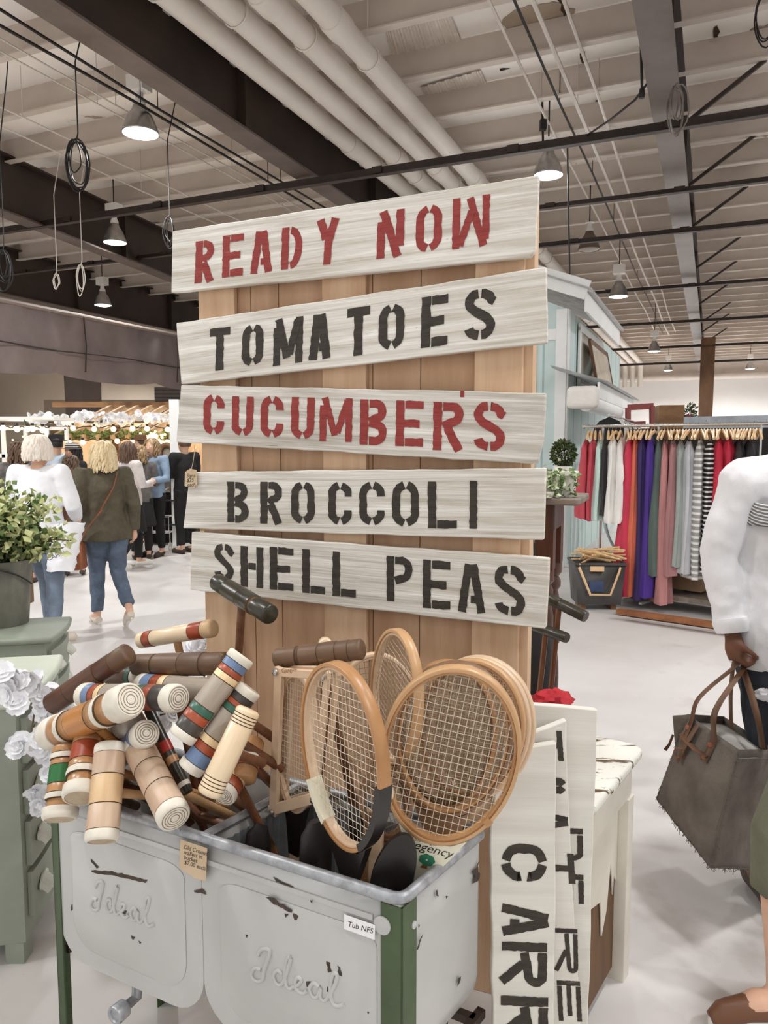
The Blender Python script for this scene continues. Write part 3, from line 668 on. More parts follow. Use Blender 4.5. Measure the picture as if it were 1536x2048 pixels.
def mallet(label,A,B,wpx,segs,handle=None,hm=None,caps=(1,1),rings=True,bul=1.0,hlen=.42,capl=.085,endm=None,group=None):
    """A,B = (px,py,w behind the tub's front); segs = [(t1, radius factor, material)] between the caps"""
    a=onF(*A); b=onF(*B); ax=(b-a); L=ax.length; ax.normalize()
    r=wpx/2/F_PX*((a+b)/2-CAM).length
    c=(a+b)/2
    up=(handle-c) if handle is not None else V((0,.3,-1))
    hd=(up-ax*up.dot(ax)).normalized()
    M=frameM(c,hd,ax.cross(hd),ax)      # local z along the head, x along the handle
    t=thing('croquet_mallet',label,'mallet',M=M,group=group)
    mats=[]; 
    def mi(m):
        if m not in mats: mats.append(m)
        return mats.index(m)
    t0=capl if caps[0] else 0.0; t1=1-(capl if caps[1] else 0)
    prof=[];ms=[]
    def z(t): return (t-.5)*L
    if not caps[0]: prof+=[(r*.02,z(0)),(r*.80,z(0)),(r*.93,z(0)+r*.10)]; ms+=[mi(endm or segs[0][2])]*2+[mi(segs[0][2])]
    else: prof+=[(r*.5,z(t0))]; ms+=[mi(segs[0][2])]
    p=t0; g=.0011
    for k,(te,rf,m) in enumerate(segs):
        te=t0+(t1-t0)*te; rr=r*rf
        zs=z(p)+(r*.2 if (k==0 and not caps[0]) else g); ze=z(te)-(r*.2 if (k==len(segs)-1 and not caps[1]) else g)
        prof.append((rr*.985 if k else rr,zs)); ms.append(mi(m))
        if rf>1.04: prof+= [(rr*1.03,(zs+ze)/2)]; ms.append(mi(m))
        prof.append((rr,ze)); ms.append(mi(m if k==len(segs)-1 else m_groove))
        if k<len(segs)-1: prof+=[(r*min(rf,segs[k+1][1])*.95,z(te))]; ms.append(mi(m_groove))
        p=te
    if not caps[1]: prof+=[(r*.93,z(1)-r*.10),(r*.80,z(1)),(r*.02,z(1))]; ms+=[mi(segs[-1][2]),mi(endm or segs[-1][2])]
    else: prof+=[(r*.5,z(t1))]
    mb=MB(); mb.lathe(prof,n=26,mis=ms,cap=True); h=mb.build('head',mats,t,local=True,sharp=50)
    for sgn,cp in ((-1,caps[0]),(1,caps[1])):
        if not cp: continue
        mb=MB(); z0=z(t0) if sgn<0 else z(t1); e=capl*L; R=r*1.02*bul
        pr=[(R*.96,0.0005),(R,.003),(R,e*.72),(R*.94,e*.93),(R*.86,e)]; mm=[0,0,0,0]
        k=R*.80
        if rings:
            while k>R*.15: pr+=[(k,e),(k-.0006,e-.0012),(k-.0016,e-.0012),(k-.0022,e)]; mm+=[0,3,3,3]; k-=R*.17
        else: pr+=[(R*.82,e),(R*.78,e-.002),(R*.2,e-.001)]; mm+=[0,2,2]
        pr+=[(.0004,e)]; mm+=[2 if not rings else 0]
        mb.lathe(pr,(0,0,z0),(0,0,sgn),26,mis=mm); mb.build('end_cap',[m_cap,m_groove,endm or m_end,m_ringg],t,local=True,sharp=45)
    mb=MB(); mb.tube([V((r*.5,0,0)),V((r*1.3,0,0)),V((hlen*.5,0,0)),V((hlen,0,0))],[.0125,.0115,.0105,.0115],10); mb.build('handle',hm or m_hand,t,local=True)
    return t
inL=T(udiv+.25,LS*.55,.42)
def tgt(u,v,z): return T(u,v,z)
# hanging over the front
mallet('green-banded croquet mallet, leftmost, hanging over the front rim',(136,1492,.0),(119,1640,-.085),52,[(.14,1.0,m_ltan),(.24,1.06,m_cap),(.34,1.0,m_ltan),(.64,1.03,p_brt),(.78,1.02,m_ltan),(.88,1.06,m_cap),(1,.92,m_ltan)],tgt(LF-.1,.3,.8),capl=.16,caps=(0,1),rings=False,bul=1.12,hlen=.34,hm=m_ltan)
mallet('croquet mallet with a wide brick-red band beside the green-banded one',(181,1458,.03),(159,1597,-.085),54,[(.12,1.0,m_ltan),(.2,1.05,m_cap),(.32,1.0,m_ltan),(.62,1.03,p_brd),(.74,1.02,m_ltan),(.86,1.06,m_cap),(1,.94,m_ltan)],tgt(LF-.2,.3,.8),capl=.17,caps=(0,1),rings=False,bul=1.1,hlen=.34,hm=m_ltan)
mallet('natural croquet mallet with orange middle hanging lowest over the front rim',(222,1488,.0),(203,1684,-.11),56,[(.3,1,m_pink),(.68,1.0,m_nat),(1,1,m_pink)],tgt(LF-.3,.3,.78),capl=.11,rings=False,hm=m_handl,hlen=.36)
mallet('pinkish plain croquet mallet with white ends slanting right over the rim',(273,1488,.05),(350,1637,-.06),57,[(.33,1,m_pink),(.68,1,m_pink),(1,1,m_pink)],tgt(LF-.38,.3,.66),capl=.10,hm=m_handl,hlen=.36)
mallet('glossy amber croquet mallet with bulbous white ends on top of the pile',(98,1470,.02),(262,1399,-.02),56,[(.12,1,m_ltan),(.2,1.06,m_cap),(.30,1,m_ltan),(.66,1.03,m_amber),(.76,1.02,m_ltan),(.84,1.06,m_cap),(1,.96,m_ltan)],tgt(LF-.2,.25,.6),capl=.15,bul=1.1,rings=True,hlen=.30,hm=m_amber)
mallet('dark brown croquet mallet tilted at the upper left of the pile',(100,1411,.12),(259,1305,.2),40,[(.25,1.0,m_dk),(.62,1.04,m_dk),(.8,1.02,m_dk),(1,1,m_dkb)],tgt(LF-.2,.3,.5),caps=(0,0),hlen=.5)
mallet('worn dark mallet lying level behind the striped mallets',(272,1330,.26),(452,1327,.26),43,[(.24,1.0,m_dkb),(.26,.96,m_groove),(.55,1.03,m_dkb),(.78,1.03,m_dkb),(1,.98,m_dkb)],tgt(LF-.4,.3,.4),caps=(0,0))
mallet('grey striped mallet lying across, green red and charcoal bands on its right end',(168,1391,.13),(357,1397,.05),47,[(.09,1,p_blue),(.17,1,p_red),(.24,1,p_crm),(.68,1,m_grey),(.77,1,p_grn),(.87,1,p_red),(1,1,p_dk)],tgt(LF-.35,.3,.5),capl=.085,bul=1.04)
mallet('grey striped mallet half hidden under the level dark mallet',(281,1370,.22),(428,1380,.22),44,[(.14,1,p_blue),(.26,1,p_red),(.36,1,p_crm),(1,1,m_grey)],tgt(LF-.4,.3,.4),capl=.09,caps=(1,0))
mallet('grey striped mallet standing steeply, blue and red bands at its upper right end',(485,1310,.14),(361,1477,.01),50,[(.1,1,p_blue),(.18,1,p_red),(.27,1,p_crm),(.65,1,m_grey),(.75,1,p_grn),(.86,1,p_red),(1,1,p_dk)],tgt(LF-.55,.3,.3),capl=.09,bul=1.06,hlen=.24)
mallet('grey striped mallet under the cream one, blue band near its lower end',(500,1376,.14),(378,1541,.02),47,[(.09,1,p_dk),(.16,1,p_red),(.25,1,p_grn),(.62,1,m_grey),(.72,1,p_crm),(.83,1,p_red),(1,1,p_blue)],tgt(LF-.6,.3,.3),capl=.095,bul=1.06,hlen=.2)
mallet('smooth cream croquet mallet with fine rings at both ends',(498,1418,.06),(417,1590,-.03),47,[(.07,1,m_cream),(.105,1,m_cream),(.14,1,m_cream),(.175,1,m_cream),(.8,1,m_cream),(.84,1,m_cream),(.88,1,m_cream),(.92,1,m_cream),(1,1,m_cream)],tgt(LF-.65,.3,.3),caps=(0,0),hlen=.10)
mallet('mallet with a ringed end face peeping out below the cream mallet',(492,1520,.16),(446,1592,.05),47,[(.5,1,m_grey),(.75,1,p_crm),(1,1,p_red)],tgt(LF-.6,.3,.3),caps=(0,1),capl=.14,hlen=.25)
mallet('brown mallet with an orange-red band beside the racket press',(506,1480,.18),(486,1562,.10),46,[(.4,1,m_ltan),(.5,1.03,m_cap),(.72,1.02,p_brd),(1,1,m_ltan)],tgt(LF-.62,.32,.3),caps=(0,0),hlen=.25)
mallet('mallet with a bare dark end face beneath the amber mallet',(205,1470,.16),(262,1446,.05),47,[(.7,1,m_ltan),(1,1.0,m_grey)],tgt(LF-.3,.32,.4),caps=(0,0),endm=m_grey,hlen=.25)
mallet('mallet with white ringed face and red and blue bands in the middle of the pile',(240,1506,.13),(293,1466,.02),48,[(.4,1,m_grey),(.66,1,p_red),(.85,1,p_blue),(1,1,p_blue)],tgt(LF-.35,.32,.4),caps=(0,1),capl=.14,hlen=.25)
mallet('cream mallet with two red bands held up on its handle',(280,1281,.36),(428,1256,.36),32,[(.1,1.0,m_cream),(.2,1.02,p_brd),(.72,1.0,m_cream),(.88,1.03,p_brd),(1,1.05,m_nat)],onF(362,1430,.36),caps=(0,0),hm=m_ltan,hlen=.42)
mallet('black-green worn mallet standing highest before the SHELL PEAS board',(434,1164,.42),(541,1230,.30),38,[(.22,.94,m_bot),(.5,1.03,m_bot),(.72,1.04,m_bot),(.76,.9,m_groove),(1,1.0,m_bot)],onF(500,1500,.34),caps=(0,0),hlen=.60)
mallet('worn brown mallet lying level above the racket press',(552,1317,.22),(726,1298,.26),41,[(.26,1,m_dkb),(.30,.9,m_groove),(.52,1.03,m_dkb),(.72,1.05,m_dkb),(.86,1.02,m_dkb),(1,1,m_dkb)],onF(640,1600,.28),caps=(0,0),hlen=.42)
mallet('dark mallet with a pale green-ringed end behind the level dark mallet',(222,1352,.28),(283,1354,.26),38,[(.7,1,m_dk),(.85,1.03,p_grn),(1,1,m_cap)],tgt(LF-.3,.3,.4),caps=(0,0),hlen=.4)
mallet('cream mallet end just showing above the level brown mallet',(650,1287,.40),(651,1292,.28),28,[(1,1,m_cream)],onF(650,1600,.34),caps=(0,0),hlen=.42)
# banded stake among them
a=onF(298,1420,.1); b=onF(376,1585,.06)
t=thing('croquet_stake','dark croquet stake with a red band in the middle of the mallets','croquet stake',(a+b)/2)
mb=MB(); mb.tube([a,a.lerp(b,.5),b],[.013,.014,.013],12); mb.build('shaft',m_bot,t)
for f0,f1,m in ((.40,.52,p_scr),(.58,.66,m_ltan),(.88,.93,m_cap)):
    mb=MB(); mb.tube([a.lerp(b,f0),a.lerp(b,f1)],.0148,12); mb.build('painted_band',m,t)
# loose handles lying in the left basin
for i,(p,q,m) in enumerate((((240,1560,.08),(300,1600,.2),m_hand),((232,1596,.06),(272,1612,.2),m_dkb),((420,1560,.1),(520,1640,.25),m_hand),((300,1560,.12),(350,1640,.22),m_hand),((330,1610,.1),(470,1655,.2),m_hand),((250,1575,.1),(430,1600,.2),m_dk))):
    a=onF(*p);b=onF(*q); mb=MB(); mb.tube([a,a.lerp(b,.5),b],[.013,.012,.013],10)
    tag(mb.build('mallet_handle',m),'loose dark wooden mallet handle lying inside the left basin','handle','loose handles in the left basin')
# ================================================================ RACKETS
def rw(n,a,b,r=.35): return mat(n,a,b,scale=(4,4,4),detail=6,rough=r)
r_ash=rw('racket_ash',(184,140,96),(204,164,120)); r_pale=rw('racket_pale_ash',(204,172,140),(220,192,162)); r_tan=rw('racket_tan',(166,118,74),(188,142,96)); r_brn=rw('racket_brown',(112,82,58),(138,104,76))
r_blk=mat('racket_black',(26,22,20),rough=.3); r_whi=mat('racket_white',(226,220,196),rough=.4)
m_str=mat('racket_string',(196,182,160),(210,198,178),scale=(9,9,9),rough=.4); m_strd=mat('racket_string_dark',(150,134,112),rough=.4)
m_grip=mat('leather_grip',(64,42,30),(84,58,42),scale=(30,30,30),rough=.6)
m_leafg=mat('emblem_green',(46,116,84),rough=.6); m_trunkb=mat('emblem_brown',(140,84,44),rough=.6)
def racket(label,cpx,w,apx,bpx,yaw,roll,pitch,wood,inner,throat=None,string=None,nx=18,ny=22,hlen=.24,wrap=None,rim=(.0145,.023),group=None,normal=None):
    c=V(cpx) if len(cpx)==3 else onF(*cpx,w); d=(c-CAM).length
    a=apx/F_PX*d if apx>1 else apx; b=bpx/F_PX*d if bpx>1 else bpx
    # facing the photographer, then yaw about up, roll about the normal, pitch back
    view=(c-CAM); view.z=0; view.normalize(); n0=-view; right=V((-view.y*-1,view.x*-1,0)); right=view.cross(V((0,0,1))); up=V((0,0,1))
    if normal is not None: yaw=math.degrees(math.atan2(normal.y,normal.x)-math.atan2(n0.y,n0.x))
    R=Matrix.Rotation(math.radians(yaw),3,'Z'); n0=R@n0; right=R@right
    P=Matrix.Rotation(math.radians(-pitch),3,right); n0=P@n0; up=P@up
    Q=Matrix.Rotation(math.radians(roll),3,n0); right=Q@right; up=Q@up
    t=thing('tennis_racket',label,'racket',M=frameM(c,right,up,n0),group=group)
    def ring(A,B,y0=0,n=48): return [V((A*sin(2*PI*k/n)*(1+.05*cos(2*PI*k/n)),B*cos(2*PI*k/n),0)) for k in range(n)]
    def band(mb,A0,A1,B0,B1,z0,z1,n=56,mi=0):
        f=lambda A,B,z,k:V((A*sin(2*PI*k/n)*(1+.05*cos(2*PI*k/n)),B*cos(2*PI*k/n),z))
        vs=[];e=min(.002,(z1-z0)*.2)
        rings=[(A0,B0,z0),(A1-e,B1-e,z0),(A1,B1,z0+e),(A1,B1,z1-e),(A1-e,B1-e,z1),(A0,B0,z1)]
        for (A,B,z) in rings: vs+=[f(A,B,z,k) for k in range(n)]
        m=len(rings); fs=[]
        for i in range(m):
            for k in range(n): fs.append((i*n+k,((i+1)%m)*n+k,((i+1)%m)*n+(k+1)%n,i*n+(k+1)%n))
        mb.add(vs,fs,mi)
    rw_,rd=rim
    mb=MB(); band(mb,a-rw_*.55,a,b-rw_*.55,b,-rd/2,rd/2); fr=mb.build('frame',wood,t,local=True,sharp=50)
    mb=MB(); band(mb,a-rw_,a-rw_*.5,b-rw_,b-rw_*.5,-rd*.36,rd*.36); mb.build('inner_ply',inner,fr,local=True,sharp=50)
    mb=MB(); ai=a-rw_; bi=b-rw_
    sr=.0007
    def half(x): 
        q=1-(x/ai)**2; return bi*math.sqrt(max(q,0))
    for i in range(nx):
        x=-ai+2*ai*(i+.5)/nx; h=half(x)
        if h<.012: continue
        N=max(3,int(2*h/.02)); mb.tube([V((x,-h+2*h*k/N,.0009*(1 if (k+i)%2 else -1))) for k in range(N+1)],sr,4,cap=False)
    for j in range(ny):
        y=-bi+2*bi*(j+.5)/ny; h=ai*math.sqrt(max(0,1-(y/bi)**2))
        if h<.012: continue
        N=max(3,int(2*h/.02)); mb.tube([V((-h+2*h*k/N,y,.0009*(-1 if (k+j)%2 else 1))) for k in range(N+1)],sr,4,cap=False)
    mb.build('strings',string or m_str,t,local=True)
    # throat wedge and shaft
    mb=MB(); th=throat or wood; e=.0085
    poly=[(-a*.52,-b*.862),(-a*.30,-b*.97),(0,-b*1.0),(a*.30,-b*.97),(a*.52,-b*.862),(a*.34,-b*1.12),(.020,-b*1.38),(.016,-b*1.6),(-.016,-b*1.6),(-.020,-b*1.38),(-a*.34,-b*1.12)]
    poly.reverse()
    mb.prism(poly,-e,e); o=mb.build('throat',th,t,local=True)
    mb=MB(); mb.bar((0,-b*1.59,0),(0,-b*1.59-hlen*.35,0),.026,.016,up=(0,0,1)); mb.build('shaft',wood,t,local=True)
    mb=MB(); mb.tube([V((0,-b*1.59-hlen*.35+.002,0)),V((0,-b*1.59-hlen*.97,0)),V((0,-b*1.59-hlen,0))],[(.016,.014),(.017,.015),(.019,.017)],8); mb.build('grip',m_grip,t,local=True)
    if wrap:
        for (k0,k1,m) in wrap:
            n=56; f=lambda A,B,z,k:V((A*sin(2*PI*k/n)*(1+.05*cos(2*PI*k/n)),B*cos(2*PI*k/n),z))
            mb=MB(); vs=[]; q=.0012
            ks=[k0+(k1-k0)*i/14 for i in range(15)]
            for k in ks:
                for A,B,z in ((a-rw_*1.02,b-rw_*1.02,-rd/2-q),(a+q,b+q,-rd/2-q),(a+q,b+q,rd/2+q),(a-rw_*1.02,b-rw_*1.02,rd/2+q)): vs.append(f(A,B,z,k))
            fs=[(4*i+j,4*i+4+j,4*i+4+(j+1)%4,4*i+(j+1)%4) for i in range(14) for j in range(4)]+[(0,1,2,3),(56+3,56+2,56+1,56)]
            mb.add(vs,fs); mb.build('frame_binding',m,t,local=True)
    t['b']=b; 
    return t,a,b
m_bind=mat('binding_thread',(214,196,166),rough=.6)
big,ba,bb=racket('large pale tan tennis racket facing front, rightmost at the tub corner',(897,1516),.10,131,196,-6,-11,-11,r_ash,r_tan,throat=r_whi,nx=18,ny=22,hlen=.05,wrap=((19.2,20,r_tan),(36,36.6,m_bind)))
text_mesh('Regency',.030,Matrix.Translation((-.052,-bb*1.10,.0091)),'throat_lettering',r_blk,big,shear=.3)
mb=MB()
for k in range(7):
    a0=2*PI*k/7; mb.prism([(cx,cy) for cx,cy in [(.010*cos(a0)+.008*cos(q*PI/4),-bb*1.20+.009*sin(a0)+.007*sin(q*PI/4)) for q in range(8)]],.0086,.0090+.0001*k)
mb.build('tree_emblem_crown',m_leafg,big,local=True)
mb=MB(); mb.prism([(-.012,-bb*1.31),(.004,-bb*1.31),(.003,-bb*1.24),(-.003,-bb*1.24)],.0086,.0092); mb.build('tree_emblem_trunk',m_trunkb,big,local=True)
text_mesh('Slazenger',.013,Matrix.Translation((-.034,-bb*.998,.0108)),'rim_lettering',m_trunkb,big)
racket('tall narrow-looking tennis racket turned left with black binding, beside the press',(686,1512),.045,128,182,-54,2,-2,r_tan,r_pale,throat=r_blk,nx=18,ny=24,rim=(.0145,.03),wrap=((15,24.0,r_blk),(33,38,r_whi)))
racket('tennis racket tilted right, rising highest between the two front rackets',(790,1395),.25,104,143,-66,-20,0,r_ash,r_pale,nx=14,ny=22,string=m_strd)
racket('pinkish worn tennis racket behind the tilted one',(758,1440),.41,84,133,10,6,2,r_pale,r_pale,string=m_strd,nx=14)
racket('brown dark-framed tennis racket directly behind the large front racket',(905,1480),.22,112,160,-4,-8,-6,r_brn,r_tan,string=m_strd)
racket('light tennis racket with its top arc left behind the large one',(892,1470),.27,96,150,-8,-4,-4,r_tan,r_brn,string=m_strd)
racket('outermost of the three pale racket rims stacked at the right',(955,1455),.37,108,140,-14,-8,2,r_pale,r_ash,string=m_strd)
racket('middle of the three pale racket rims stacked at the right',(948,1457),.34,106,139,-14,-8,2,r_pale,r_tan,string=m_strd)
racket('innermost of the three pale racket rims stacked at the right',(940,1459),.31,104,138,-14,-8,2,r_ash,r_tan,string=m_strd)
racket('racket with its dark head low in the tub between the front two',(770,1610),.16,50,66,20,10,10,r_brn,r_brn,string=m_strd,nx=10,ny=12,hlen=.1)
# racket in its wooden press
P0=onF(594,1488,.17)
pn=(nF*1.0+V((-.25,0,.0))).normalized()
def onP(px,py,o=0): return onplane(px,py,P0+pn*o,pn)
cs=[onP(549,1337),onP(655,1344),onP(630,1606),onP(537,1632)]
cen=sum(cs,V((0,0,0)))/4
xa=((cs[1]-cs[0])+(cs[2]-cs[3])).normalized(); ya=pn.cross(xa).normalized(); MP=frameM(cen,xa,ya,pn); MI=MP.inverted()
press=thing('racket_press','square wooden racket press with corner bolts holding a racket, left of the rackets','racket press',M=MP)
L=[MI@q for q in cs]
def bar2(z,nm):
    for i,j,ww in ((0,1,.020),(1,2,.012),(2,3,.026),(3,0,.024)):
        p=V((L[i].x,L[i].y,0));q=V((L[j].x,L[j].y,0)); inn=(-(p+q)/2).normalized()*ww*.5
        d=(q-p).normalized()
        mb=MB(); mb.bar(p+inn+V((0,0,z))-d*.0,q+inn+V((0,0,z))+d*.0,ww,.012 if i%2==0 else .0125,up=(0,0,1)); o=mb.build(nm,r_pale,press,local=True); modi(o,'BEVEL',width=.0015,segments=2)
bar2(-.007,'front_bar'); bar2(-.040,'rear_bar')
m_bolt=mat('bolt_steel',(190,186,180),rough=.25,metal=.9)
for q in L:
    c=V((q.x*.90,q.y*.95,0)); mb=MB(); mb.lathe([(.004,-.05),(.004,.002),(.009,.002),(.008,.006),(.004,.008),(0,.0085)],c,(0,0,1),12); mb.build('wing_bolt',m_bolt,press,local=True)
text_mesh('Glasgow',.016,Matrix.Translation((L[0].x+.022,L[0].y-.015,-.0006)),'pencil_name',m_trunkb,press)
c2=onP(594,1486,-.024)
pw=(L[1]-L[0]).length/2; phh=(L[0]-L[3]).length/2
racket('tennis racket clamped inside the square wooden press',c2,0,pw*.86,phh*.93,0,-2,0,r_pale,r_pale,throat=r_blk,nx=15,ny=24,hlen=.14,rim=(.012,.016),normal=pn)
# a racket cover and dark throats low in the tub
for i,(px,py,w,m,lab) in enumerate(((722,1740,.10,r_ash,'ash racket handle standing upright in the tub beside a pale one'),(742,1752,.07,r_pale,'pale racket handle leaning in the tub left of the black paddle'),(700,1735,.06,r_blk,'black racket shaft with small white mark in the tub'))):
    a=onF(px,py+10,w); b=onF(px+14,py-120,w+.06); b=a+(b-a)
    mb=MB(); mb.bar(a-V((0,0,.15)),b,.03,.014,up=nF); o=mb.build('racket_shaft',m); modi(o,'BEVEL',width=.003,segments=2); tag(o,lab,'racket handle')
c=onF(786,1748,.06); mb=MB()
mb.prism([(0.044*cos(2*PI*k/30),.088*sin(2*PI*k/30)) for k in range(30)],-.006,.006,lambda x,y,z:c+RGT*x+V((0,0,1))*y+RGT*y*.25+V((0,-1,0))*z)
o=mb.build('paddle_blade',r_blk); tag(o,'black glossy paddle with pale edge standing before the white throat','paddle')
m_cloth=mat('black_cover',(30,26,25),(44,38,36),scale=(20,20,20),rough=.6)
c=onF(632,1705,.10); mb=MB(); mb.lathe([(.0,-.16),(.034,-.16),(.042,-.06),(.045,0),(.04,.05),(.02,.075),(0,.08)],c,(0,0,1),18,sy=.5); tag(mb.build('racket_cover',m_cloth),'black racket head cover stuffed in the tub under the press','racket cover')
c=onF(515,1700,.14); mb=MB(); mb.lathe([(.0,-.2),(.03,-.2),(.036,-.06),(.038,0),(.03,.05),(0,.07)],c,(0,0,1),18,sy=.5); tag(mb.build('racket_cover',m_cloth),'dark soft bag down in the tub by the divider','bag')
# ================================================================ LOOSE BOARDS LEANING AT THE RIGHT
BN=V((.06,-1,.06)).normalized()
def vrow(txt,cells,st): # letters turned a quarter clockwise: up points right
    out=[]
    for ch,(x0,x1,y0,y1,sl) in zip(txt,cells):
        # bottom-left of the letter sits at (x0,y0); x runs down, y runs right
        out.append((ch,(x0,y0),(sl*(y1-y0),y1-y0),(x1-x0,0),st))
    return out
bx=1.60
BP1=at(1040,1700,1.66); BP2=at(1110,1700,1.70); BP3=at(1130,1700,1.745)
sign_board('front leaning board stencilled CARROTS downwards in black','sign board',[(994,1504),(1101,1484),(1112,2060),(1118,2300),(995,2300),(990,2060),(974,1650)],
  vrow('CARR',[(996,1088,1688,1762,.03),(1001,1092,1808,1872,.05),(1003,1093,1884,1972,.02),(1004,1098,1992,2080,.02)],.20),m_blk,m_signp,P0=BP1,N=BN,ux=V((1,0,0)),seed=11)
sign_board('middle leaning board with slanted top, partly hidden stencil letters showing beside CARROTS','sign board',[(1036,1478),(1121,1440),(1130,1600),(1166,2040),(1180,2300),(1040,2300)],
  vrow('TOATRE',[(1058,1112,1462,1522,.1),(1050,1124,1556,1588,.05),(1068,1128,1624,1662,.05),(1078,1142,1706,1766,.10),(1110,1154,1856,1944,.05),(1116,1162,1960,2040,.08)],.20),m_blk,m_signp,P0=BP2,N=BN,ux=V((1,0,0)),seed=12)
sign_board('tall plain leaning board behind the other two, its top edge dark','sign board',[(1050,1412),(1184,1418),(1182,1700),(1182,2300),(1060,2300)],
  vrow('DE',[(1104,1160,1656,1722,.05),(1112,1164,1748,1806,.05)],.2),m_blk,m_signp,P0=BP3,N=BN,ux=V((1,0,0)),seed=13)
# ================================================================ RIGHT: WHITE TABLE, PLANT TABLE, SHED, CLOTHES RACK
m_chippy=mat('chippy_white_paint',(214,212,200),(232,230,220),scale=(3,3,3),rough=.55,bump=.3,bscale=(9,9,9),spots=(((92,70,48),.565,(3,22,6),.02),((120,96,70),.62,(20,20,20),.02)))
m_chippy2=mat('worn_white_paint',(206,200,186),(224,218,206),scale=(3,3,3),rough=.6,spots=(((84,58,36),.665,(7,7,1.2),.012),))
m_bare=mat('bare_brown_wood',(84,58,36),(112,80,52),scale=(16,16,2),rough=.7)
N1=onz(1168,1640,.75); RC=onz(1292,1492,.75); e1=(RC-N1).normalized(); e2=V((-e1.y,e1.x,0)); TLn=(RC-N1).length; TW=.24
def WT(a,b,z): q=N1+e1*a+e2*b; return V((q.x,q.y,z))
t=thing('side_table','small white paint-chipped table behind the leaning boards','table',WT(TLn/2,TW/2,0))
def rrect(x0,x1,y0,y1,r,n=6):
    out=[]
    for cx,cy,a0 in ((x1-r,y1-r,0),(x0+r,y1-r,90),(x0+r,y0+r,180),(x1-r,y0+r,270)):
        for q in range(n): a=math.radians(a0+90*q/(n-1)); out.append((cx+r*cos(a),cy+r*sin(a)))
    return out
mb=MB(); mb.prism(rrect(-.02,TLn,0,TW,.05),.722,.75,WT); o=mb.build('table_top',m_chippy,t); modi(o,'BEVEL',width=.009,segments=3,limit_method='ANGLE')
mb=MB(); mb.prism(rrect(.0,TLn-.03,.03,TW-.03,.012),.60,.722,WT); mb.build('apron',m_chippy2,t)
mb=MB(); mb.prism(rrect(.02,TLn-.07,.06,TW-.06,.004),.04,.60,WT); mb.build('side_panel',m_bare,t)
for a,b in ((TLn-.06,.05),(TLn-.06,TW-.06),(.02,.05),(.02,TW-.06)):
    mb=MB(); mb.prism(rrect(a-.028,a+.028,b-.028,b+.028,.006,3),0,.60,WT); mb.build('leg',m_chippy2,t)
mb=MB(); rr_=random.Random(4)
P=[(.16,.585),(TLn-.10,.585),(TLn-.10,.14)]
x=TLn-.10
poly=[(.03,.59),(TLn-.09,.59),(TLn-.09,.33),(TLn-.115,.36),(TLn-.12,.30),(TLn-.15,.42),(TLn-.18,.28),(TLn-.22,.22),(TLn-.24,.34),(.10,.40),(.05,.36),(.03,.45)]
mb.prism(poly,0,.004,lambda X,Y,Z:WT(X,.058-Z,Y)); mb.build('paint_flake',m_chippy2,t)
# ---- tall dark table with turned legs
m_mahog=mat('dark_mahogany',(58,32,22),(84,48,32),scale=(12,12,2),rough=.35)
m_greywood=mat('grey_worn_wood',(104,92,82),(136,122,110),scale=(2,14,8),rough=.7)
TZ=1.40
def tt(px,py): return onz(px,py,TZ)
dT=3.55
q=at(1160,997,dT); TZ=q.z
tc=thing('plant_table','tall dark table with turned legs standing behind the sign panel, plants on its top','table',(q.x-.45,q.y+.1,0))
tM=lambda x,y,z: V((q.x-.0,q.y,0))+PB*x-PN*y+V((0,0,z))
mb=MB(); mb.prism(rrect(-1.0,0,-.02,.42,.03),TZ-.035,TZ,lambda x,y,z:tM(x,y,z)); o=mb.build('table_top',m_greywood,tc); modi(o,'BEVEL',width=.008,segments=2,limit_method='ANGLE')
mb=MB(); mb.prism(rrect(-.92,-.12,.03,.36,.01),TZ-.16,TZ-.035,tM); mb.build('apron',m_mahog,tc)
prof=[(.030,0),(.034,.03),(.022,.06),(.030,.12),(.040,.30),(.043,.42),(.040,.50),(.030,.58),(.044,.60),(.044,.63),(.028,.66),(.046,.70),(.048,.78),(.030,.86),(.044,.88),(.044,.905),(.032,.93),(.048,.95),(.048,1.0)]
for a,b in ((-.17,.07),(-.88,.07),(-.17,.33),(-.88,.33)):
    mb=MB(); c=tM(a,b,0); h=TZ-.16-.20
    mb.lathe([(r,z*h) for r,z in prof],c,(0,0,1),16); mb.box(c+V((0,0,h+.10)),(.09,.09,.20),Matrix.Rotation(-math.radians(21.3),3,'Z')); mb.build('leg',m_mahog,tc,sharp=30)
# dark mallet heads sticking out to the right beside the turned leg
for i,(A,B,w,lab) in enumerate((((1085,1190),(1172,1234),24,'upper dark mallet end sticking out right of the turned table leg'),((1065,1250),(1134,1276),22,'lower dark mallet end low beside the turned table leg'))):
    a=at(*A,3.1);b=at(*B,2.95); ax=(b-a).normalized(); L_=(b-a).length; r=w/2/F_PX*3.0
    t=thing('croquet_mallet',lab,'mallet',(a+b)/2)
    mb=MB(); mb.lathe([(r*.9,0),(r,.01),(r,L_*.4),(r*.93,L_*.42),(r,L_*.45),(r,L_-.01),(r*.9,L_)],a,ax,18); mb.build('head',m_bot,t)
    mb=MB(); mb.tube([a.lerp(b,.4),V((a.lerp(b,.4).x-.05,a.y+.05,.0))],.012,8); mb.build('handle',m_hand,t)
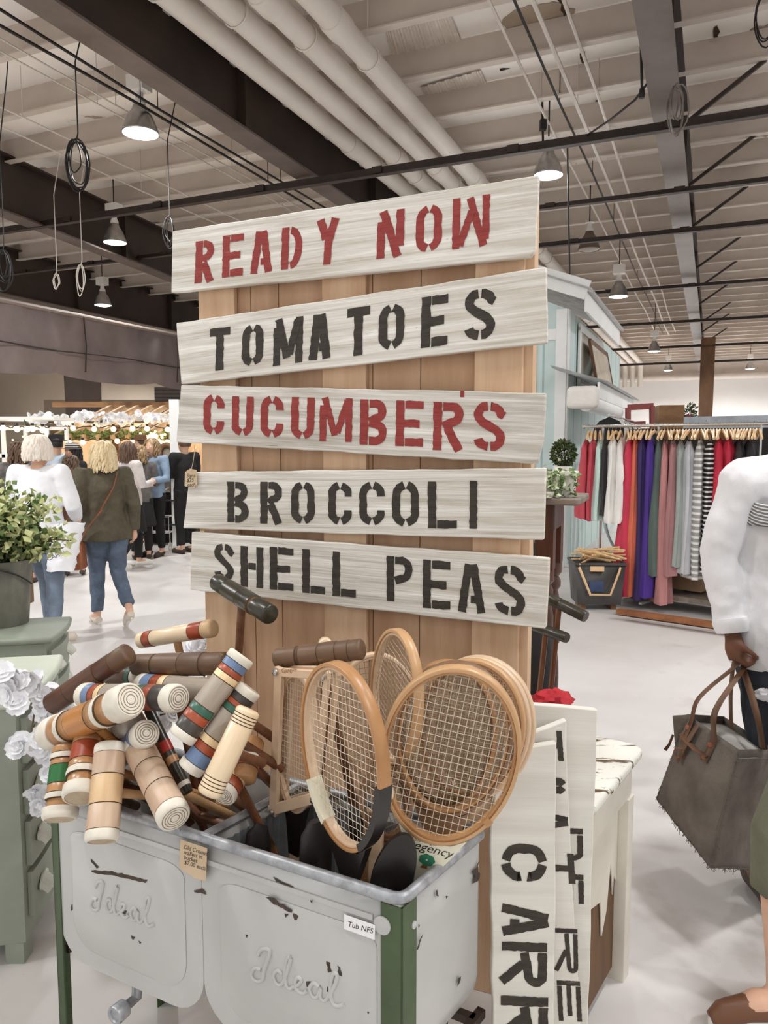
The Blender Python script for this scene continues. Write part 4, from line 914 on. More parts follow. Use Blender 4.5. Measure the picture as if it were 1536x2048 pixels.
# black bag and red cloth under the table
m_redc=mat('red_cloth',(168,28,40),(196,44,54),scale=(8,8,8),rough=.8)
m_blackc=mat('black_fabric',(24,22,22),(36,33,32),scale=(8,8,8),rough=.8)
def blob(mb,c,r,sc,n=20,m=12,amp=.12,fr=3,seed=0):
    c=V(c)
    def f(u,v):
        a=2*PI*u; b=PI*v; d=V((sin(b)*cos(a),sin(b)*sin(a),cos(b)))
        k=1+amp*noise.noise(d*fr+V((seed,seed*2.1,0)))
        return c+V((d.x*r*sc[0],d.y*r*sc[1],d.z*r*sc[2]))*k
    mb.grid(f,n,m,closeu=True)
c=onz(1095,1560,.0)
mb=MB(); blob(mb,at(1066,1325,3.45),.19,(.5,.6,1.5),seed=3); mb.tube([at(1050,1240,3.45),at(1058,1150,3.47),V((at(1064,1100,3.5).x,3.5,TZ-.12)),at(1072,1150,3.47),at(1080,1240,3.45)],.008,6); tag(mb.build('black_bag',m_blackc),'black bag hanging in the shade beside the panel under the plant table','bag')
mb=MB(); blob(mb,at(1104,1402,2.9),.075,(1.1,.8,.6),amp=.5,fr=5,seed=8); tag(mb.build('red_cloth',m_redc),'crumpled red cloth showing above the tall leaning board','cloth')
# ---- plants on the tall table
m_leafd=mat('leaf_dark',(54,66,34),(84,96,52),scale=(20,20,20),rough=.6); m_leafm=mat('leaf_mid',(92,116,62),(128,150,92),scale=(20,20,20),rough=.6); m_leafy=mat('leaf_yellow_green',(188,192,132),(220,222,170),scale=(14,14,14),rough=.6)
m_leafp=mat('leaf_pale',(176,186,150),(206,212,182),scale=(20,20,20),rough=.6)
m_stem=mat('plant_stem',(84,70,44),rough=.8)
m_pot=mat('white_pot',(224,220,212),(232,228,222),scale=(8,8,8),rough=.5)
def leaf(mb,p,d,L,w,rnd,mi=0,fold=.25):
    d=V(d).normalized(); s=d.cross(V((rnd.uniform(-1,1),rnd.uniform(-1,1),rnd.uniform(.2,1)))).normalized(); n=s.cross(d)
    P=V(p); m=P+d*L*.5-n*L*.06; e=P+d*L
    vs=[P,m+s*w/2+n*w*fold,e,m-s*w/2+n*w*fold,m]
    mb.add(vs,[(0,4,1),(1,4,2),(0,3,4),(3,2,4)],mi)
rnd=random.Random(3)
c=at(1127,908,3.72); R=.055
t=thing('topiary','small round topiary ball in a white pot on the tall dark table','plant',c-V((0,0,.16)))
mb=MB()
for k in range(700):
    d=V((rnd.gauss(0,1),rnd.gauss(0,1),rnd.gauss(0,1))).normalized(); p=c+V((d.x,d.y,d.z*1.15))*R*rnd.uniform(.75,1.0); leaf(mb,p,d+V((rnd.gauss(0,.6),rnd.gauss(0,.6),rnd.gauss(0,.6))),.022,.014,rnd)
o=mb.build('foliage',m_leafd,t)
mb=MB(); mb.lathe([(.028,-.16),(.04,-.075),(.044,-.07),(.044,-.06),(.036,-.058)],c,(0,0,1),16); mb.build('pot',m_pot,t)
zt=TZ; c=at(1116,985,3.70); c.z=zt
t=thing('ivy_planter','square white planter with trailing ivy on the tall dark table','plant',c)
mb=MB(); mb.box(c+V((0,0,.055)),(.15,.11,.11),Matrix.Rotation(-.37,3,'Z'),taper=1.12); mb.box(c+V((0,0,.115)),(.18,.14,.02),Matrix.Rotation(-.37,3,'Z')); mb.build('planter',m_pot,t)
mb=MB()
for k in range(150):
    a=rnd.uniform(0,2*PI); p=c+V((rnd.uniform(-.09,.07),-.06+rnd.uniform(-.05,.04),rnd.uniform(.0,.13))); leaf(mb,p,(rnd.gauss(0,1),rnd.gauss(0,1)-.5,rnd.gauss(0,.6)),.03,.024,rnd)
mb.build('ivy',m_leafm,t)
c=at(1092,985,3.60); c.z=zt
t=thing('leafy_plant','pale-green trailing plant at the sign edge on the tall dark table','plant',c)
mb=MB()
for k in range(160):
    p=c+V((rnd.uniform(-.10,.07),rnd.uniform(-.06,.04),abs(rnd.gauss(.0,.06)))); leaf(mb,p,(rnd.gauss(0,1),rnd.gauss(0,1)-.3,rnd.gauss(.3,.6)),.03,.02,rnd)
mb.build('foliage',m_leafp,t)
mb=MB(); mb.lathe([(.03,0),(.04,.02),(.04,.03)],c,(0,0,1),12); mb.build('pot',m_pot,t)
# ---- mint shed
m_mint=mat('mint_siding',(194,212,210),(204,220,218),scale=(2,2,2),rough=.6,wave=((160,184,184),1.15,'X',.03,0))
m_wtrim=mat('white_trim',(232,232,230),(240,240,238),scale=(2,2,2),rough=.5)
m_tin=mat('corrugated_tin',(176,176,176),(206,206,206),scale=(6,6,6),rough=.4,metal=.4)
m_dkwood=mat('dark_sash_wood',(88,60,36),(116,82,52),scale=(4,4,4),rough=.6)
m_glass=mat('window_glass',(206,196,180),(230,222,208),scale=(2,2,2),rough=.1)
cp=at(1124,1120,10.1); HB=cp.dot(BX); HS=cp.dot(AX)
def H(s,b,z): return sb(HS+s,HB+b,z)
zE=onb(1140,622,HB).z; W_=3.6; LH=6.2
shed=thing('garden_shed','mint green garden shed with white trim and tin roof behind the clothes rack','shed',H(LH/2,-W_/2,0))
mb=MB(); 
mb.add([H(0,-W_,0),H(0,0,0),H(0,0,zE),H(0,-W_/2,zE+.75),H(0,-W_,zE)],[(0,1,2,3,4)]); o=mb.build('front_wall',m_mint,shed)
mb=MB(); mb.add([H(0,0,0),H(LH,0,0),H(LH,0,zE),H(0,0,zE)],[(0,1,2,3)]); mb.build('side_wall',m_mint,shed)
for k in range(-12,0):
    pass
mb=MB(); mb.bar(H(-.012,-.07,0),H(-.012,-.07,zE),.14,.02,up=AX); mb.bar(H(.06,.012,0),H(.06,.012,zE),.12,.02,up=BX); mb.build('corner_board',m_wtrim,shed)
zr=onb(1124,660,HB).z
mb=MB(); mb.bar(H(-.015,-W_,zr),H(-.015,-.14,zr),.02,.14); mb.build('belt_trim',m_wtrim,shed)
for k in range(9):
    mb=MB(); mb.bar(H(-.008,-.42-.38*k,0),H(-.008,-.42-.38*k,zE+.05),.05,.012,up=AX); mb.build('siding_batten',m_mint,shed)
zf=zE+.02
mb=MB(); mb.bar(H(-.3,.28,zf),H(LH*.55,.28,zf),.03,.24); mb.build('eave_fascia',m_wtrim,shed)
mb=MB(); mb.bar(H(-.3,.30,zE+.16),H(-.3,-W_/2,zE+.95),.03,.24); mb.build('gable_fascia',m_wtrim,shed)
mb=MB(); 
def roof(u,v):
    s=-.36+(LH*.55+.36)*u; return H(s,.36-(W_/2+.36)*v,zE+.16+.82*v+.018*sin(u*LH*.55*2*PI/.11))
mb.grid(roof,240,3); o=mb.build('tin_roof',m_tin,shed,sharp=80); modi(o,'SOLIDIFY',thickness=.01)
# side window with a loose brown sash leaning on it
wq=[onb(x,y,HB+.02) for x,y in ((1158,655),(1203,715),(1203,800),(1156,772))]
sA=(wq[0].dot(AX)-HS); sB=wq[1].dot(AX)-HS; z0=wq[3].z; z1=wq[0].z
mb=MB(); mb.bar(H(sA,.02,(z0+z1)/2),H(sB,.02,(z0+z1)/2),.02,z1-z0); wn=mb.build('side_window',m_glass,shed)
for (p,q2) in ((H(sA,.035,z0),H(sA,.035,z1)),(H(sB,.035,z0),H(sB,.035,z1))):
    mb=MB(); mb.bar(p,q2,.1,.03,up=BX); mb.build('window_frame',m_wtrim,wn)
for z in (z0,z1):
    mb=MB(); mb.bar(H(sA-.05,.035,z),H(sB+.05,.035,z),.03,.1); mb.build('window_frame',m_wtrim,wn)
t=thing('window_sash','loose dark brown window sash leaning on the mint shed window','window sash',H((sA+sB)/2,.2,z0))
for p,q2 in ((H(sA+.35,.12,z1-.15),H(sA+.35,.25,z0)),(H(sB-.1,.12,z1-.15),H(sB-.1,.25,z0)),(H(sA+.35,.12,z1-.15),H(sB-.1,.12,z1-.15)),(H(sA+.35,.25,z0),H(sB-.1,.25,z0))):
    mb=MB(); mb.bar(p,q2,.07,.04,up=BX); mb.build('sash_bar',m_dkwood,t)
mb=MB(); mb.add([H(sA+.35,.13,z1-.15),H(sB-.1,.13,z1-.15),H(sB-.1,.26,z0),H(sA+.35,.26,z0)],[(0,1,2,3)]); mb.build('pane',m_glass,t)
# porch roof beyond and the rolled awning under it
pa=onb(1206,764,HB+.55); pb_=onb(1272,812,HB+.55)
mb=MB()
sa=pa.dot(AX);sz=pb_.dot(AX); zp=pa.z
mb.grid(lambda u,v:sb(sa+(sz-sa)*u,HB+.6-.7*v,zp+.22*v+.015*sin(u*(sz-sa)*2*PI/.12)),200,2); o=mb.build('porch_roof',m_tin,shed,sharp=80)
mb=MB(); mb.bar(sb(sa,HB+.5,zp-.1),sb(sz,HB+.5,zp-.1),.03,.2); mb.build('porch_fascia',m_wtrim,shed)
ra=onb(1172,795,HB+.45); rb=onb(1252,838,HB+.45); za=ra.z
t=thing('rolled_awning','white rolled-up awning with a rounded end cap on the shed side','awning',ra)
s0=ra.dot(AX); s1=s0+3.2
mb=MB(); mb.tube([sb(s0,HB+.45,za-.06),sb(s1,HB+.45,za-.06)],.10,14); mb.build('roll',m_wtrim,t)
mb=MB(); mb.box(sb(s0-.03,HB+.42,za),(.36,.16,.26),Matrix.Rotation(-AZ,3,'Z')); o=mb.build('end_cap',m_pot,t); modi(o,'BEVEL',width=.06,segments=4)
# ---- garments
def cloth(n,c,d=None,**k): return mat('cloth_'+n,c,d or tuple(int(x*.88) for x in c),scale=(6,6,2),rough=.85,**k)
K_={'red':cloth('dusty_red',(190,72,84)),'mint':cloth('mint',(196,218,210)),'dark':cloth('charcoal',(52,46,46)),'white':cloth('white',(236,233,228)),'pink':cloth('rose_red',(206,58,84)),'coral':cloth('coral',(220,112,84)),'violet':cloth('violet',(78,48,140)),'plum':cloth('plum',(58,40,92)),'teal':cloth('dark_sage',(88,102,96)),'dusty':cloth('dusty_pink',(188,130,128)),'mauve':cloth('mauve',(170,122,122)),'sage':cloth('sage_grey',(160,168,162)),'pale':cloth('pale_grey',(196,196,200)),'stripe':cloth('grey_stripe',(158,156,154),wave=((220,218,214),5.5,'Z',.45,.4)),'chev':cloth('black_stripe',(28,26,28),wave=((226,222,218),7,'Z',.36,.8)),'crim':cloth('crimson',(196,40,66)),'blk':cloth('black',(30,28,30))}
m_hang=mat('hanger_wood',(206,168,118),(224,190,142),scale=(20,20,20),rough=.4)
m_chrome=mat('chrome_tube',(190,188,184),rough=.25,metal=.8)
RK0=onz(1192,1225,0.0); 
RE=V((.7071,-.7071,0)); RF=V((-.7071,-.7071,0))      # along the bar, and towards the photographer
rk0=at(1178,853,8.15); RZB=rk0.z
def RKp(e,f,z): q=V((rk0.x,rk0.y,0))+RE*e+RF*f; q.z=z; return q
def e_of(px,off=0):
    """distance along the bar seen at image column px"""
    r=ray(px,900); # plan intersection
    dx,dy=r.x,r.y; ox,oy=rk0.x+RF.x*off,rk0.y+RF.y*off
    # o + RE*e = t*(dx,dy)
    det=RE.x*(-dy)-RE.y*(-dx)
    return ((-ox)*(-dy)-(-oy)*(-dx))/det
RLEN=e_of(1560)
t=thing('garment_rack','long chrome garment rack hung with dresses in front of the mint shed','clothes rack',RKp(RLEN/2,0,0))
mb=MB(); mb.tube([RKp(-.06,0,RZB),RKp(RLEN,0,RZB)],.016,10); mb.build('hanging_bar',m_chrome,t)
mb=MB(); mb.sphere(RKp(-.06,0,RZB),.026); mb.build('bar_end',m_chrome,t)
for px in (1205,1316,1520):
    e=e_of(px); mb=MB(); mb.tube([RKp(e,0,.09),RKp(e,0,RZB)],.014,8); mb.build('upright',m_chrome,t)
    mb=MB(); mb.bar(RKp(e,-.28,.09),RKp(e,.28,.09),.03,.02); mb.build('foot',m_chrome,t)
RFg=Matrix.Rotation(.37,3,'Z')@RF
def RKg(e,f,z): return RKp(e,0,z)+RFg*f
def garment(label,px,ztop_px,zbot_px,m,hf=.15,he=.03,flare=1.35,folds=7,seed=0,tiers=0,group=None,cat='dress',name='dress',e=None,frame=None):
    rnd=random.Random(seed)
    e=e_of(px) if e is None else e
    PT=frame or RKg
    d=PT(e,0,0); dd=d.y
    zt=at(px,ztop_px-13,dd).z if ztop_px>10 else ztop_px
    zb=at(px,zbot_px,dd-.1).z if zbot_px>10 else zbot_px
    ph=[rnd.uniform(0,6) for _ in range(4)]
    def f(u,v):
        a=2*PI*u; k=v**.8
        tw=1.0
        if tiers:
            tw=1+.35*((v*tiers)%1.0)*(1 if v<.999 else 1)
        sh=min(1,.28+v*9) if v<.08 else 1
        w_=hf*(.55+.45*sh)*(1+(flare-1)*.5*k); th=he*sh*(1+(flare-1)*k)*tw
        fo=(.5*k+.16)*(sin(folds*a+ph[0]+v*1.5)+.5*sin((folds+3)*a+ph[1]-v*2))
        x=cos(a)*w_+.01*sin(v*7+ph[2]); y=sin(a)*th*(1+fo)+ .012*sin(v*5+ph[3])*k
        drop=.05*abs(cos(a))*(1-v)*(1 if v<.3 else .0)
        return PT(e+y,x,zt+(zb-zt)*v-drop+.01*fo*v)
    mb=MB(); mb.grid(f,44,22,closeu=True); n=44
    mb.add([f(k/44,0) for k in range(44)],[tuple(range(44))])
    o=mb.build(name,m,sharp=80); tag(o,label,cat,group); return o
hp=None
gl=[('dusty red top, first garment at the left end of the rack',1172,890,1036,'red',1,0),('second dusty red top on the rack, left of the mint top',1186,889,1040,'red',1,0),('pale mint top hung beside the dusty red ones',1201,889,1040,'mint',1,0),('charcoal top half hidden between the mint and white tops',1212,893,1030,'dark',1,0),('white tiered top left of two, beside the charcoal one',1226,886,1046,'white',1,2),('white tiered top right of two, beside the rose-red dress',1243,886,1046,'white',1,2),
('long rose-red dress with short flounced sleeves',1259,884,1190,'pink',0,2),('long coral orange dress beside the violet ones',1272,884,1190,'coral',0,0),('long plum-violet dress, left of the violet pair',1285,880,1196,'plum',0,0),('long bright violet dress, widest purple one',1301,879,1192,'violet',0,0),('dark sage dress in the shadow right of the violet dresses',1317,890,1150,'teal',0,0),('dusty pink long dress reaching lowest of all on the rack',1330,892,1206,'dusty',0,0),('mauve-pink dress behind the dusty pink one',1346,892,1150,'mauve',0,0),('sage grey dress right of the mauve-pink one',1361,893,1132,'sage',0,0),('pale grey dress in the middle of the grey ones',1378,893,1146,'pale',0,0),('grey dress with white stripes',1399,892,1158,'stripe',0,0),('black dress with white chevron stripes',1420,892,1144,'chev',0,0),('crimson dress left of the person in the white sweatshirt',1437,888,1120,'crim',0,0),('crimson dress half hidden behind the white sweatshirt shoulder',1456,886,1120,'crim',0,0),('black dress nearest the right end of the rack behind the sweatshirt',1500,888,1150,'blk',0,0),('charcoal dress between the crimson and the black at the right end of the rack',1478,888,1150,'dark',0,0)]
for i,(lab,px,a,b,m,short,ti) in enumerate(gl):
    garment(lab,px,a,b,K_[m],hf=.18,he=.052 if not short else .044,flare=1.5,folds=5+i%3,seed=i,tiers=ti,name='top' if short else 'dress',cat='top' if short else 'dress')
# hangers, one per hook
t=thing('clothes_hanger','pale wooden hanger crowded with others on the garment rack','hanger',RKp(0,0,RZB),'wooden hangers on the garment rack')
mb=MB(); O=RKp(0,0,RZB)
mb.tube([O+V((0,0,-.055)),O+V((0,0,-.012)),O+RF*.016+V((0,0,.014)),O+RF*.0+V((0,0,.026)),O-RF*.018+V((0,0,.012))],.0025,5); mb.build('hook',m_chrome,t)
mb=MB(); mb.tube([O+RF*(.2*x)+V((0,0,-.055-.075*abs(x)**1.4)) for x in (-1,-.7,-.35,0,.35,.7,1)],[(.013,.011),(.016,.012),(.018,.012),(.02,.012),(.018,.012),(.016,.012),(.013,.011)],8); mb.build('shoulder_bar',m_hang,t)
rnd=random.Random(5); xs=[1177,1183,1190,1199,1216,1224,1231,1240,1254,1261,1268,1275,1281,1288,1294,1301,1308]+[1322+6.1*k for k in range(33)]
for i,px in enumerate(xs):
    o=t if i==0 else copy_tree(t); e=e_of(px); o.location=RKp(e,0,RZB-.004); o.rotation_euler=(0,0,rnd.uniform(.16,.58))
# row of dark and white tops on a rail along the shed side, under the awning
rl=sb(s0+.2,HB+.75,za-.22)
mb=MB(); mb.tube([sb(s0+.1,HB+.7,za-.2),sb(s0+3.1,HB+.7,za-.2)],.014,8); tag(mb.build('wall_rail',m_chrome),'hanging rail along the mint shed side under the awning','rail')
for k in range(9):
    fr=lambda e,f,z: sb(s0+.2+.32*k+e,HB+.7+f,z)
    garment('black or white top hung on the rail along the mint shed side',0,za-.22,za-1.25,K_['blk' if k%2==0 else 'white'],hf=.17,he=.04,folds=5,seed=50+k,name='top',cat='top',group='tops on the rail along the shed side, %s'%('black' if k%2==0 else 'white'),e=0,frame=fr)['label']=('black' if k%2==0 else 'white')+' top hung on the rail along the mint shed side'
# things behind the rack
m_box=mat('brown_box',(132,106,78),(148,122,94),scale=(3,3,3),rough=.8); m_redf=mat('red_painted_frame',(134,62,60),(152,76,72),scale=(3,3,3),rough=.6)
m_bluegrey=mat('blue_grey_board',(164,170,180),(190,196,204),scale=(2,9,9),rough=.7,spots=(((120,116,112),.68,(3,9,9),.03),))
m_crate=mat('brown_crate_wood',(112,78,46),(142,104,66),scale=(3,3,9),rough=.6)
def obox(label,cat,name,px0,px1,py0,py1,d,dep,m,yaw=AZ,bev=.005,group=None):
    a=at(px0,py1,d);b=at(px1,py0,d); w_=b.x-a.x; h=b.z-a.z; c=V(((a.x+b.x)/2,d+dep/2,(a.z+b.z)/2))
    mb=MB(); mb.box(c,(w_,dep,h),Matrix.Rotation(-yaw,3,'Z')); o=mb.build(name,m); modi(o,'BEVEL',width=bev,segments=2); return tag(o,label,cat,group)
t=thing('display_shelf','tall pale shelf unit standing behind the garment rack','shelf',at(1420,1180,9.3))
q0=at(1322,862,9.3); zt_=q0.z
mb=MB(); a=at(1318,862,9.3); b=at(1540,862,8.4)
mb.bar(a+V((0,0,-.02)),b+V((0,0,-.02)),.5,.04); mb.build('shelf_top',m_greywood,t)
for p in (a,b):
    mb=MB(); mb.bar(V((p.x,p.y,0)),V((p.x,p.y,zt_-.04)),.06,.4,up=RE); mb.build('side',m_greywood,t)
mb=MB(); mb.bar(V((a.x,a.y+.2,zt_/2)),V((b.x,b.y+.2,zt_/2)),.02,zt_-.1); mb.build('back_panel',m_dkwood,t)
obox('brown wooden crate on the shelf behind the rack','crate','wooden_crate',1324,1374,810,862,9.2,.35,m_crate,yaw=.2)
c=at(1376,826,9.35); rnd=random.Random(12)
t=thing('trailing_plant','green and reddish plant on top of the brown crate','plant',c); mb=MB()
for k in range(160): 
    d=V((rnd.gauss(0,1),rnd.gauss(0,1),rnd.gauss(0,1))).normalized(); leaf(mb,c+d*rnd.uniform(.02,.11),d,.05,.03,rnd)
mb.build('foliage',m_leafd,t); mb=MB(); mb.lathe([(.05,-.12),(.07,-.02),(.06,-.02)],c,(0,0,1),12); mb.build('pot',m_redf,t)
a=at(1369,848,8.6);b=at(1545,846,7.7); mb=MB(); mb.bar(a,b,.03,.16); tag(mb.build('grey_plank',m_bluegrey),'blue-grey weathered plank above the hangers behind the rack','plank')
mb=MB(); a=at(1369,900,8.6);b=at(1545,900,7.7); mb.bar(a,b,.02,.36)
t=thing('leaning_doorway','red painted door frame leaning behind the rack beside the awning','frame',at(1280,900,11.5))
for (x0,y0,x1,y1) in ((1256,815,1306,812),(1304,812,1306,960),(1256,815,1256,960),(1256,850,1290,848)):
    mb=MB(); mb.bar(at(x0,y0,11.5),at(x1,y1,11.5),.06,.09 if y0!=y1 else .1,up=(0,0,1) if abs(x0-x1)>5 else (0,1,0)); mb.build('red_bar',m_redf,t)
mb=MB(); mb.bar(at(1258,905,11.55),at(1303,905,11.55),.01,.75); mb.build('pane',m_glass,t)
# low plank base, boxes, bin of hangers, grey chair
m_lum=mat('stained_lumber',(120,72,40),(150,96,58),scale=(2,12,12),rough=.6)
for k,(z,lab) in enumerate(((.035,'lower stained plank of the low base under the rack'),(.085,'upper stained plank of the low base under the rack'))):
    a=onz(1236,1222,z); b=onz(1425,1244,z); mb=MB(); mb.bar(a-RE*.0,b+RE*.8,.09,.045); tag(mb.build('base_plank',m_lum),lab,'plank')
mb=MB(); mb.box(RKp(e_of(1372),-.25,.34),(.30,.25,.26),Matrix.Rotation(-PI/4,3,'Z')); o=mb.build('cardboard_box',m_box); tag(o,'brown cardboard box beneath the grey dresses','box')
mb=MB(); mb.box(RKp(e_of(1330)+.2,-.2,.15),(1.7,.5,.05),Matrix.Rotation(-PI/4,3,'Z')); tag(mb.build('low_platform',m_greywood),'low pale platform under the dresses','platform')
mb=MB(); mb.bar(RKp(.1,-.75,.95),RKp(RLEN-.25,-.75,.95),.02,1.8); tag(mb.build('shade_sheet',m_blackc),'black sheet put in as the shade behind the dresses','curtain')  # black sheet stands in for the deep shade behind the dresses
m_bin=mat('charcoal_plastic',(56,52,50),(70,66,63),scale=(5,5,5),rough=.5); m_tanh=mat('tan_plastic',(220,184,142),rough=.5); m_navy=mat('navy_cloth',(48,62,92),(64,80,112),scale=(6,6,6),rough=.8)
b0=onz(1198,1221,.0); d=b0.y
bw=(at(1250,1150,d)-at(1150,1150,d)).x; bh=at(1200,1126,d).z
t=thing('storage_bin','charcoal plastic bin with tan handles full of hangers','bin',b0)
BR_=Matrix.Rotation(-.05,3,'Z')
def BB(x,y,z): return b0+BR_@V((x,y+.17,z))
mb=MB(); 
def shell(w0,w1,z0,z1,dp): 
    return [BB(-w0/2,-dp,z0),BB(w0/2,-dp,z0),BB(w0/2,dp,z0),BB(-w0/2,dp,z0),BB(-w1/2,-dp*1.1,z1),BB(w1/2,-dp*1.1,z1),BB(w1/2,dp*1.1,z1),BB(-w1/2,dp*1.1,z1)]
mb.add(shell(bw*.86,bw,.06,bh,.17),[(3,2,1,0),(0,1,5,4),(1,2,6,5),(2,3,7,6),(3,0,4,7)]); o=mb.build('bin_body',m_bin,t); modi(o,'SOLIDIFY',thickness=.008)
mb=MB(); mb.tube([BB(x,y,bh-.01) for x,y in ((-bw/2,-.19),(bw/2,-.19),(bw/2,.19),(-bw/2,.19))],.016,6,closed=True); mb.build('bin_rim',m_bin,t)
mb=MB(); hw=bw/2
hpts=[BB(-hw*.86,-.205,bh-.04),BB(-hw*.80,-.225,bh-.08),BB(-hw*.42,-.245,bh*.36),BB(hw*.36,-.245,bh*.36),BB(hw*.70,-.225,bh-.08),BB(hw*.76,-.205,bh-.04)]
mb.tube(hpts,[(.016,.012)]*6,6); mb.build('swing_handle',m_tanh,t)
mb=MB(); mb.bar(BB(-hw*.42,-.205,bh-.055),BB(hw*.12,-.205,bh-.055),.02,.05); mb.build('latch',m_tanh,t)
mb=MB(); mb.bar(BB(-hw*.44,-.198,bh*.52),BB(hw*.14,-.198,bh*.52),.006,.11); mb.build('label_pocket',m_navy,t)
for x in (-.3,.3): mb=MB(); mb.box(BB(x*bw,0,.03),(.05,.25,.06)); mb.build('caster_block',m_crate,t)
h0=thing('clothes_hanger','pale wooden hanger lying in the heap on the charcoal bin','hanger',BB(0,0,bh),'loose hangers heaped in the bin')
mb=MB(); O=BB(0,0,bh); mb.tube([O+V((.2*x,-.07*abs(x)**1.4,0)) for x in (-1,-.6,-.3,0,.3,.6,1)],.010,6); mb.build('shoulder_bar',m_hang,h0)
mb=MB(); mb.tube([O,O+V((0,.045,0)),O+V((.02,.07,0)),O+V((0,.085,0)),O+V((-.02,.075,0))],.0025,5); mb.build('hook',m_chrome,h0)
rnd=random.Random(21)
for k in range(16):
    o=h0 if k==0 else copy_tree(h0); o.location=BB(rnd.uniform(-.07,.1),rnd.uniform(-.13,.08),bh+.012+.0075*k); o.rotation_euler=(rnd.uniform(-.22,.22),rnd.uniform(-.2,.2),rnd.uniform(-.7,.7))
c=at(1228,1075,9.0)
mb=MB()
mb.grid(lambda u,v: at(1212,1046,9.0)+V((.26*v**1.3-.02+.12*u,0.5*u,-.62*v*(1.2-.5*v)+.0)),8,12); o=mb.build('grey_chair_shell',mat('grey_plastic',(176,180,184),rough=.5)); modi(o,'SOLIDIFY',thickness=.03); tag(o,'curved grey moulded chair shell behind the bin','chair')
# ================================================================ LEFT: DRESSERS, FLOWERS, STALL, VALANCE
m_sage=mat('sage_paint',(128,135,120),(146,152,138),scale=(1.4,1.4,1.4),rough=.5,spots=(((112,88,62),.67,(2.2,2.2,1.2),.10),((112,146,108),.66,(1.5,1.5,1.5),.1)))
m_sagel=mat('pale_sage_paint',(184,190,172),(198,202,188),scale=(2,2,2),rough=.45)
m_sagep=mat('sage_pull',(196,198,184),(208,210,198),scale=(9,9,9),rough=.4)
def dresser(label,P0,g,L_,D,Hh,mtop,mside,nd=4,mfront=None):
    g=V(g).normalized(); h=V((-g.y,g.x,0))
    if h.x>0: h=-h
    f=-h
    t=thing('dresser',label,'dresser',P0+g*L_/2+h*D/2)
    X=lambda a,b,z: V((P0.x,P0.y,0))+g*a+h*b+V((0,0,z))
    bow=lambda a:.022*sin(PI*a/L_)
    mb=MB(); n=14
    poly=[(L_*i/n,-bow(L_*i/n)+.0) for i in range(n+1)]+[(L_,D),(0,D)]
    mb.prism(poly,.07,Hh-.03,X); mb.build('carcass',mside,t,sharp=30)
    mb=MB(); poly=[(L_*i/n*1.04-.02*L_-.0,-bow(L_*i/n)-.035) for i in range(n+1)]+[(L_*1.02,D+.01),(-.02,D+.01)]
    mb.prism(poly,Hh-.03,Hh,X); o=mb.build('top',mtop,t,sharp=30); modi(o,'BEVEL',width=.012,segments=3,limit_method='ANGLE')
    zs=[.13+(Hh-.19)*i/nd for i in range(nd+1)]
    for i in range(nd):
        mb=MB(); m=12; za,zb=zs[i]+.012,zs[i+1]-.012
        vs=[];  A=[.03+(L_-.06)*k/m for k in range(m+1)]
        for k in A: vs+=[X(k,-bow(k)-.001,za),X(k,-bow(k)-.018,za),X(k,-bow(k)-.018,zb),X(k,-bow(k)-.001,zb)]
        fs=[(4*k+j,4*k+4+j,4*k+5+j,4*k+1+j) for k in range(m) for j in range(3)]+[(0,1,2,3),(4*m+3,4*m+2,4*m+1,4*m)]
        mb.add(vs,fs); dr=mb.build('drawer',mfront or mside,t,sharp=30)
        for a in (.22*L_,.78*L_):
            mb=MB(); c=X(a,-bow(a)-.018,(za+zb)/2)
            # shell pull: fluted half dome over a scalloped plate
            mb.grid(lambda u,v: c+g*(.045*cos(PI*u)*(1-v*.15)*(1+.06*abs(sin(9*PI*u))))+V((0,0,.03*sin(PI*u)*(1-v*.6)-.012-.02*v))+f*(.006+.032*sin(PI*v*.5)*(.4+.6*sin(PI*u))),40,8)
            mb.prism([(.052*cos(2*PI*q/16),.03*sin(2*PI*q/16)*(1.0 if q%2 else .8)) for q in range(16)],0,.006,lambda x,y,z:c+g*x+V((0,0,y))+f*z)
            mb.build('shell_pull',m_sagep,dr,sharp=70)
    for a,b in ((.03,.03),(L_-.05,.03),(.03,D-.05),(L_-.05,D-.05)):
        mb=MB(); mb.box(X(a,b,.035),(.06,.06,.07)); mb.build('foot',mside,t)
    return t,X
d0=onz(54,1925,0); g0=V((-.10,.5,0)).normalized()
ht=at(57,1400,d0.y).z
dr1,X1=dresser('near sage green dresser with shell pulls at the left edge, white blossom before it',d0,g0,.52,.75,ht,m_sagel,m_sage)
d1=at(88,1275,3.35); d1=V((d1.x,d1.y,d1.z))
dr2,X2=dresser('farther sage green dresser carrying the metal bucket of greenery',V((d1.x,d1.y,0)),V((-.10,.5,0)),.42,.8,d1.z,m_sage,m_sage)
# bucket of greenery
m_zinc=mat('aged_zinc',(92,92,84),(132,130,120),scale=(7,7,3),rough=.55,metal=.45)
q=at(4,1238,3.62); zt=d1.z; bc=V((q.x,q.y,zt)); Rb=(at(60,1130,3.62).x-q.x)
hb=at(4,1118,3.62).z-zt
t=thing('bucket_plant','aged metal bucket of yellow-green foliage on the farther dresser','potted plant',bc)
mb=MB(); mb.lathe([(Rb*.80,0),(Rb*.82,.01),(Rb*.90,hb*.5),(Rb*.93,hb*.62),(Rb*.92,hb*.64),(Rb*.99,hb*.97),(Rb*1.03,hb),(Rb*.96,hb),(Rb*.9,hb*.8),(0,hb*.8)],bc,(0,0,1),28); mb.build('bucket',m_zinc,t)
mb=MB(); mb.tube([bc+V((Rb*1.02*cos(a),Rb*.5*0+Rb*1.02*sin(a)*.99,hb*.62-.10*sin(a) if sin(a)<0 else hb*.62)) for a in [PI+PI*k/14 for k in range(15)]],.004,6); mb.build('bail_handle',m_black,t)
rnd=random.Random(9)
mb=MB(); 
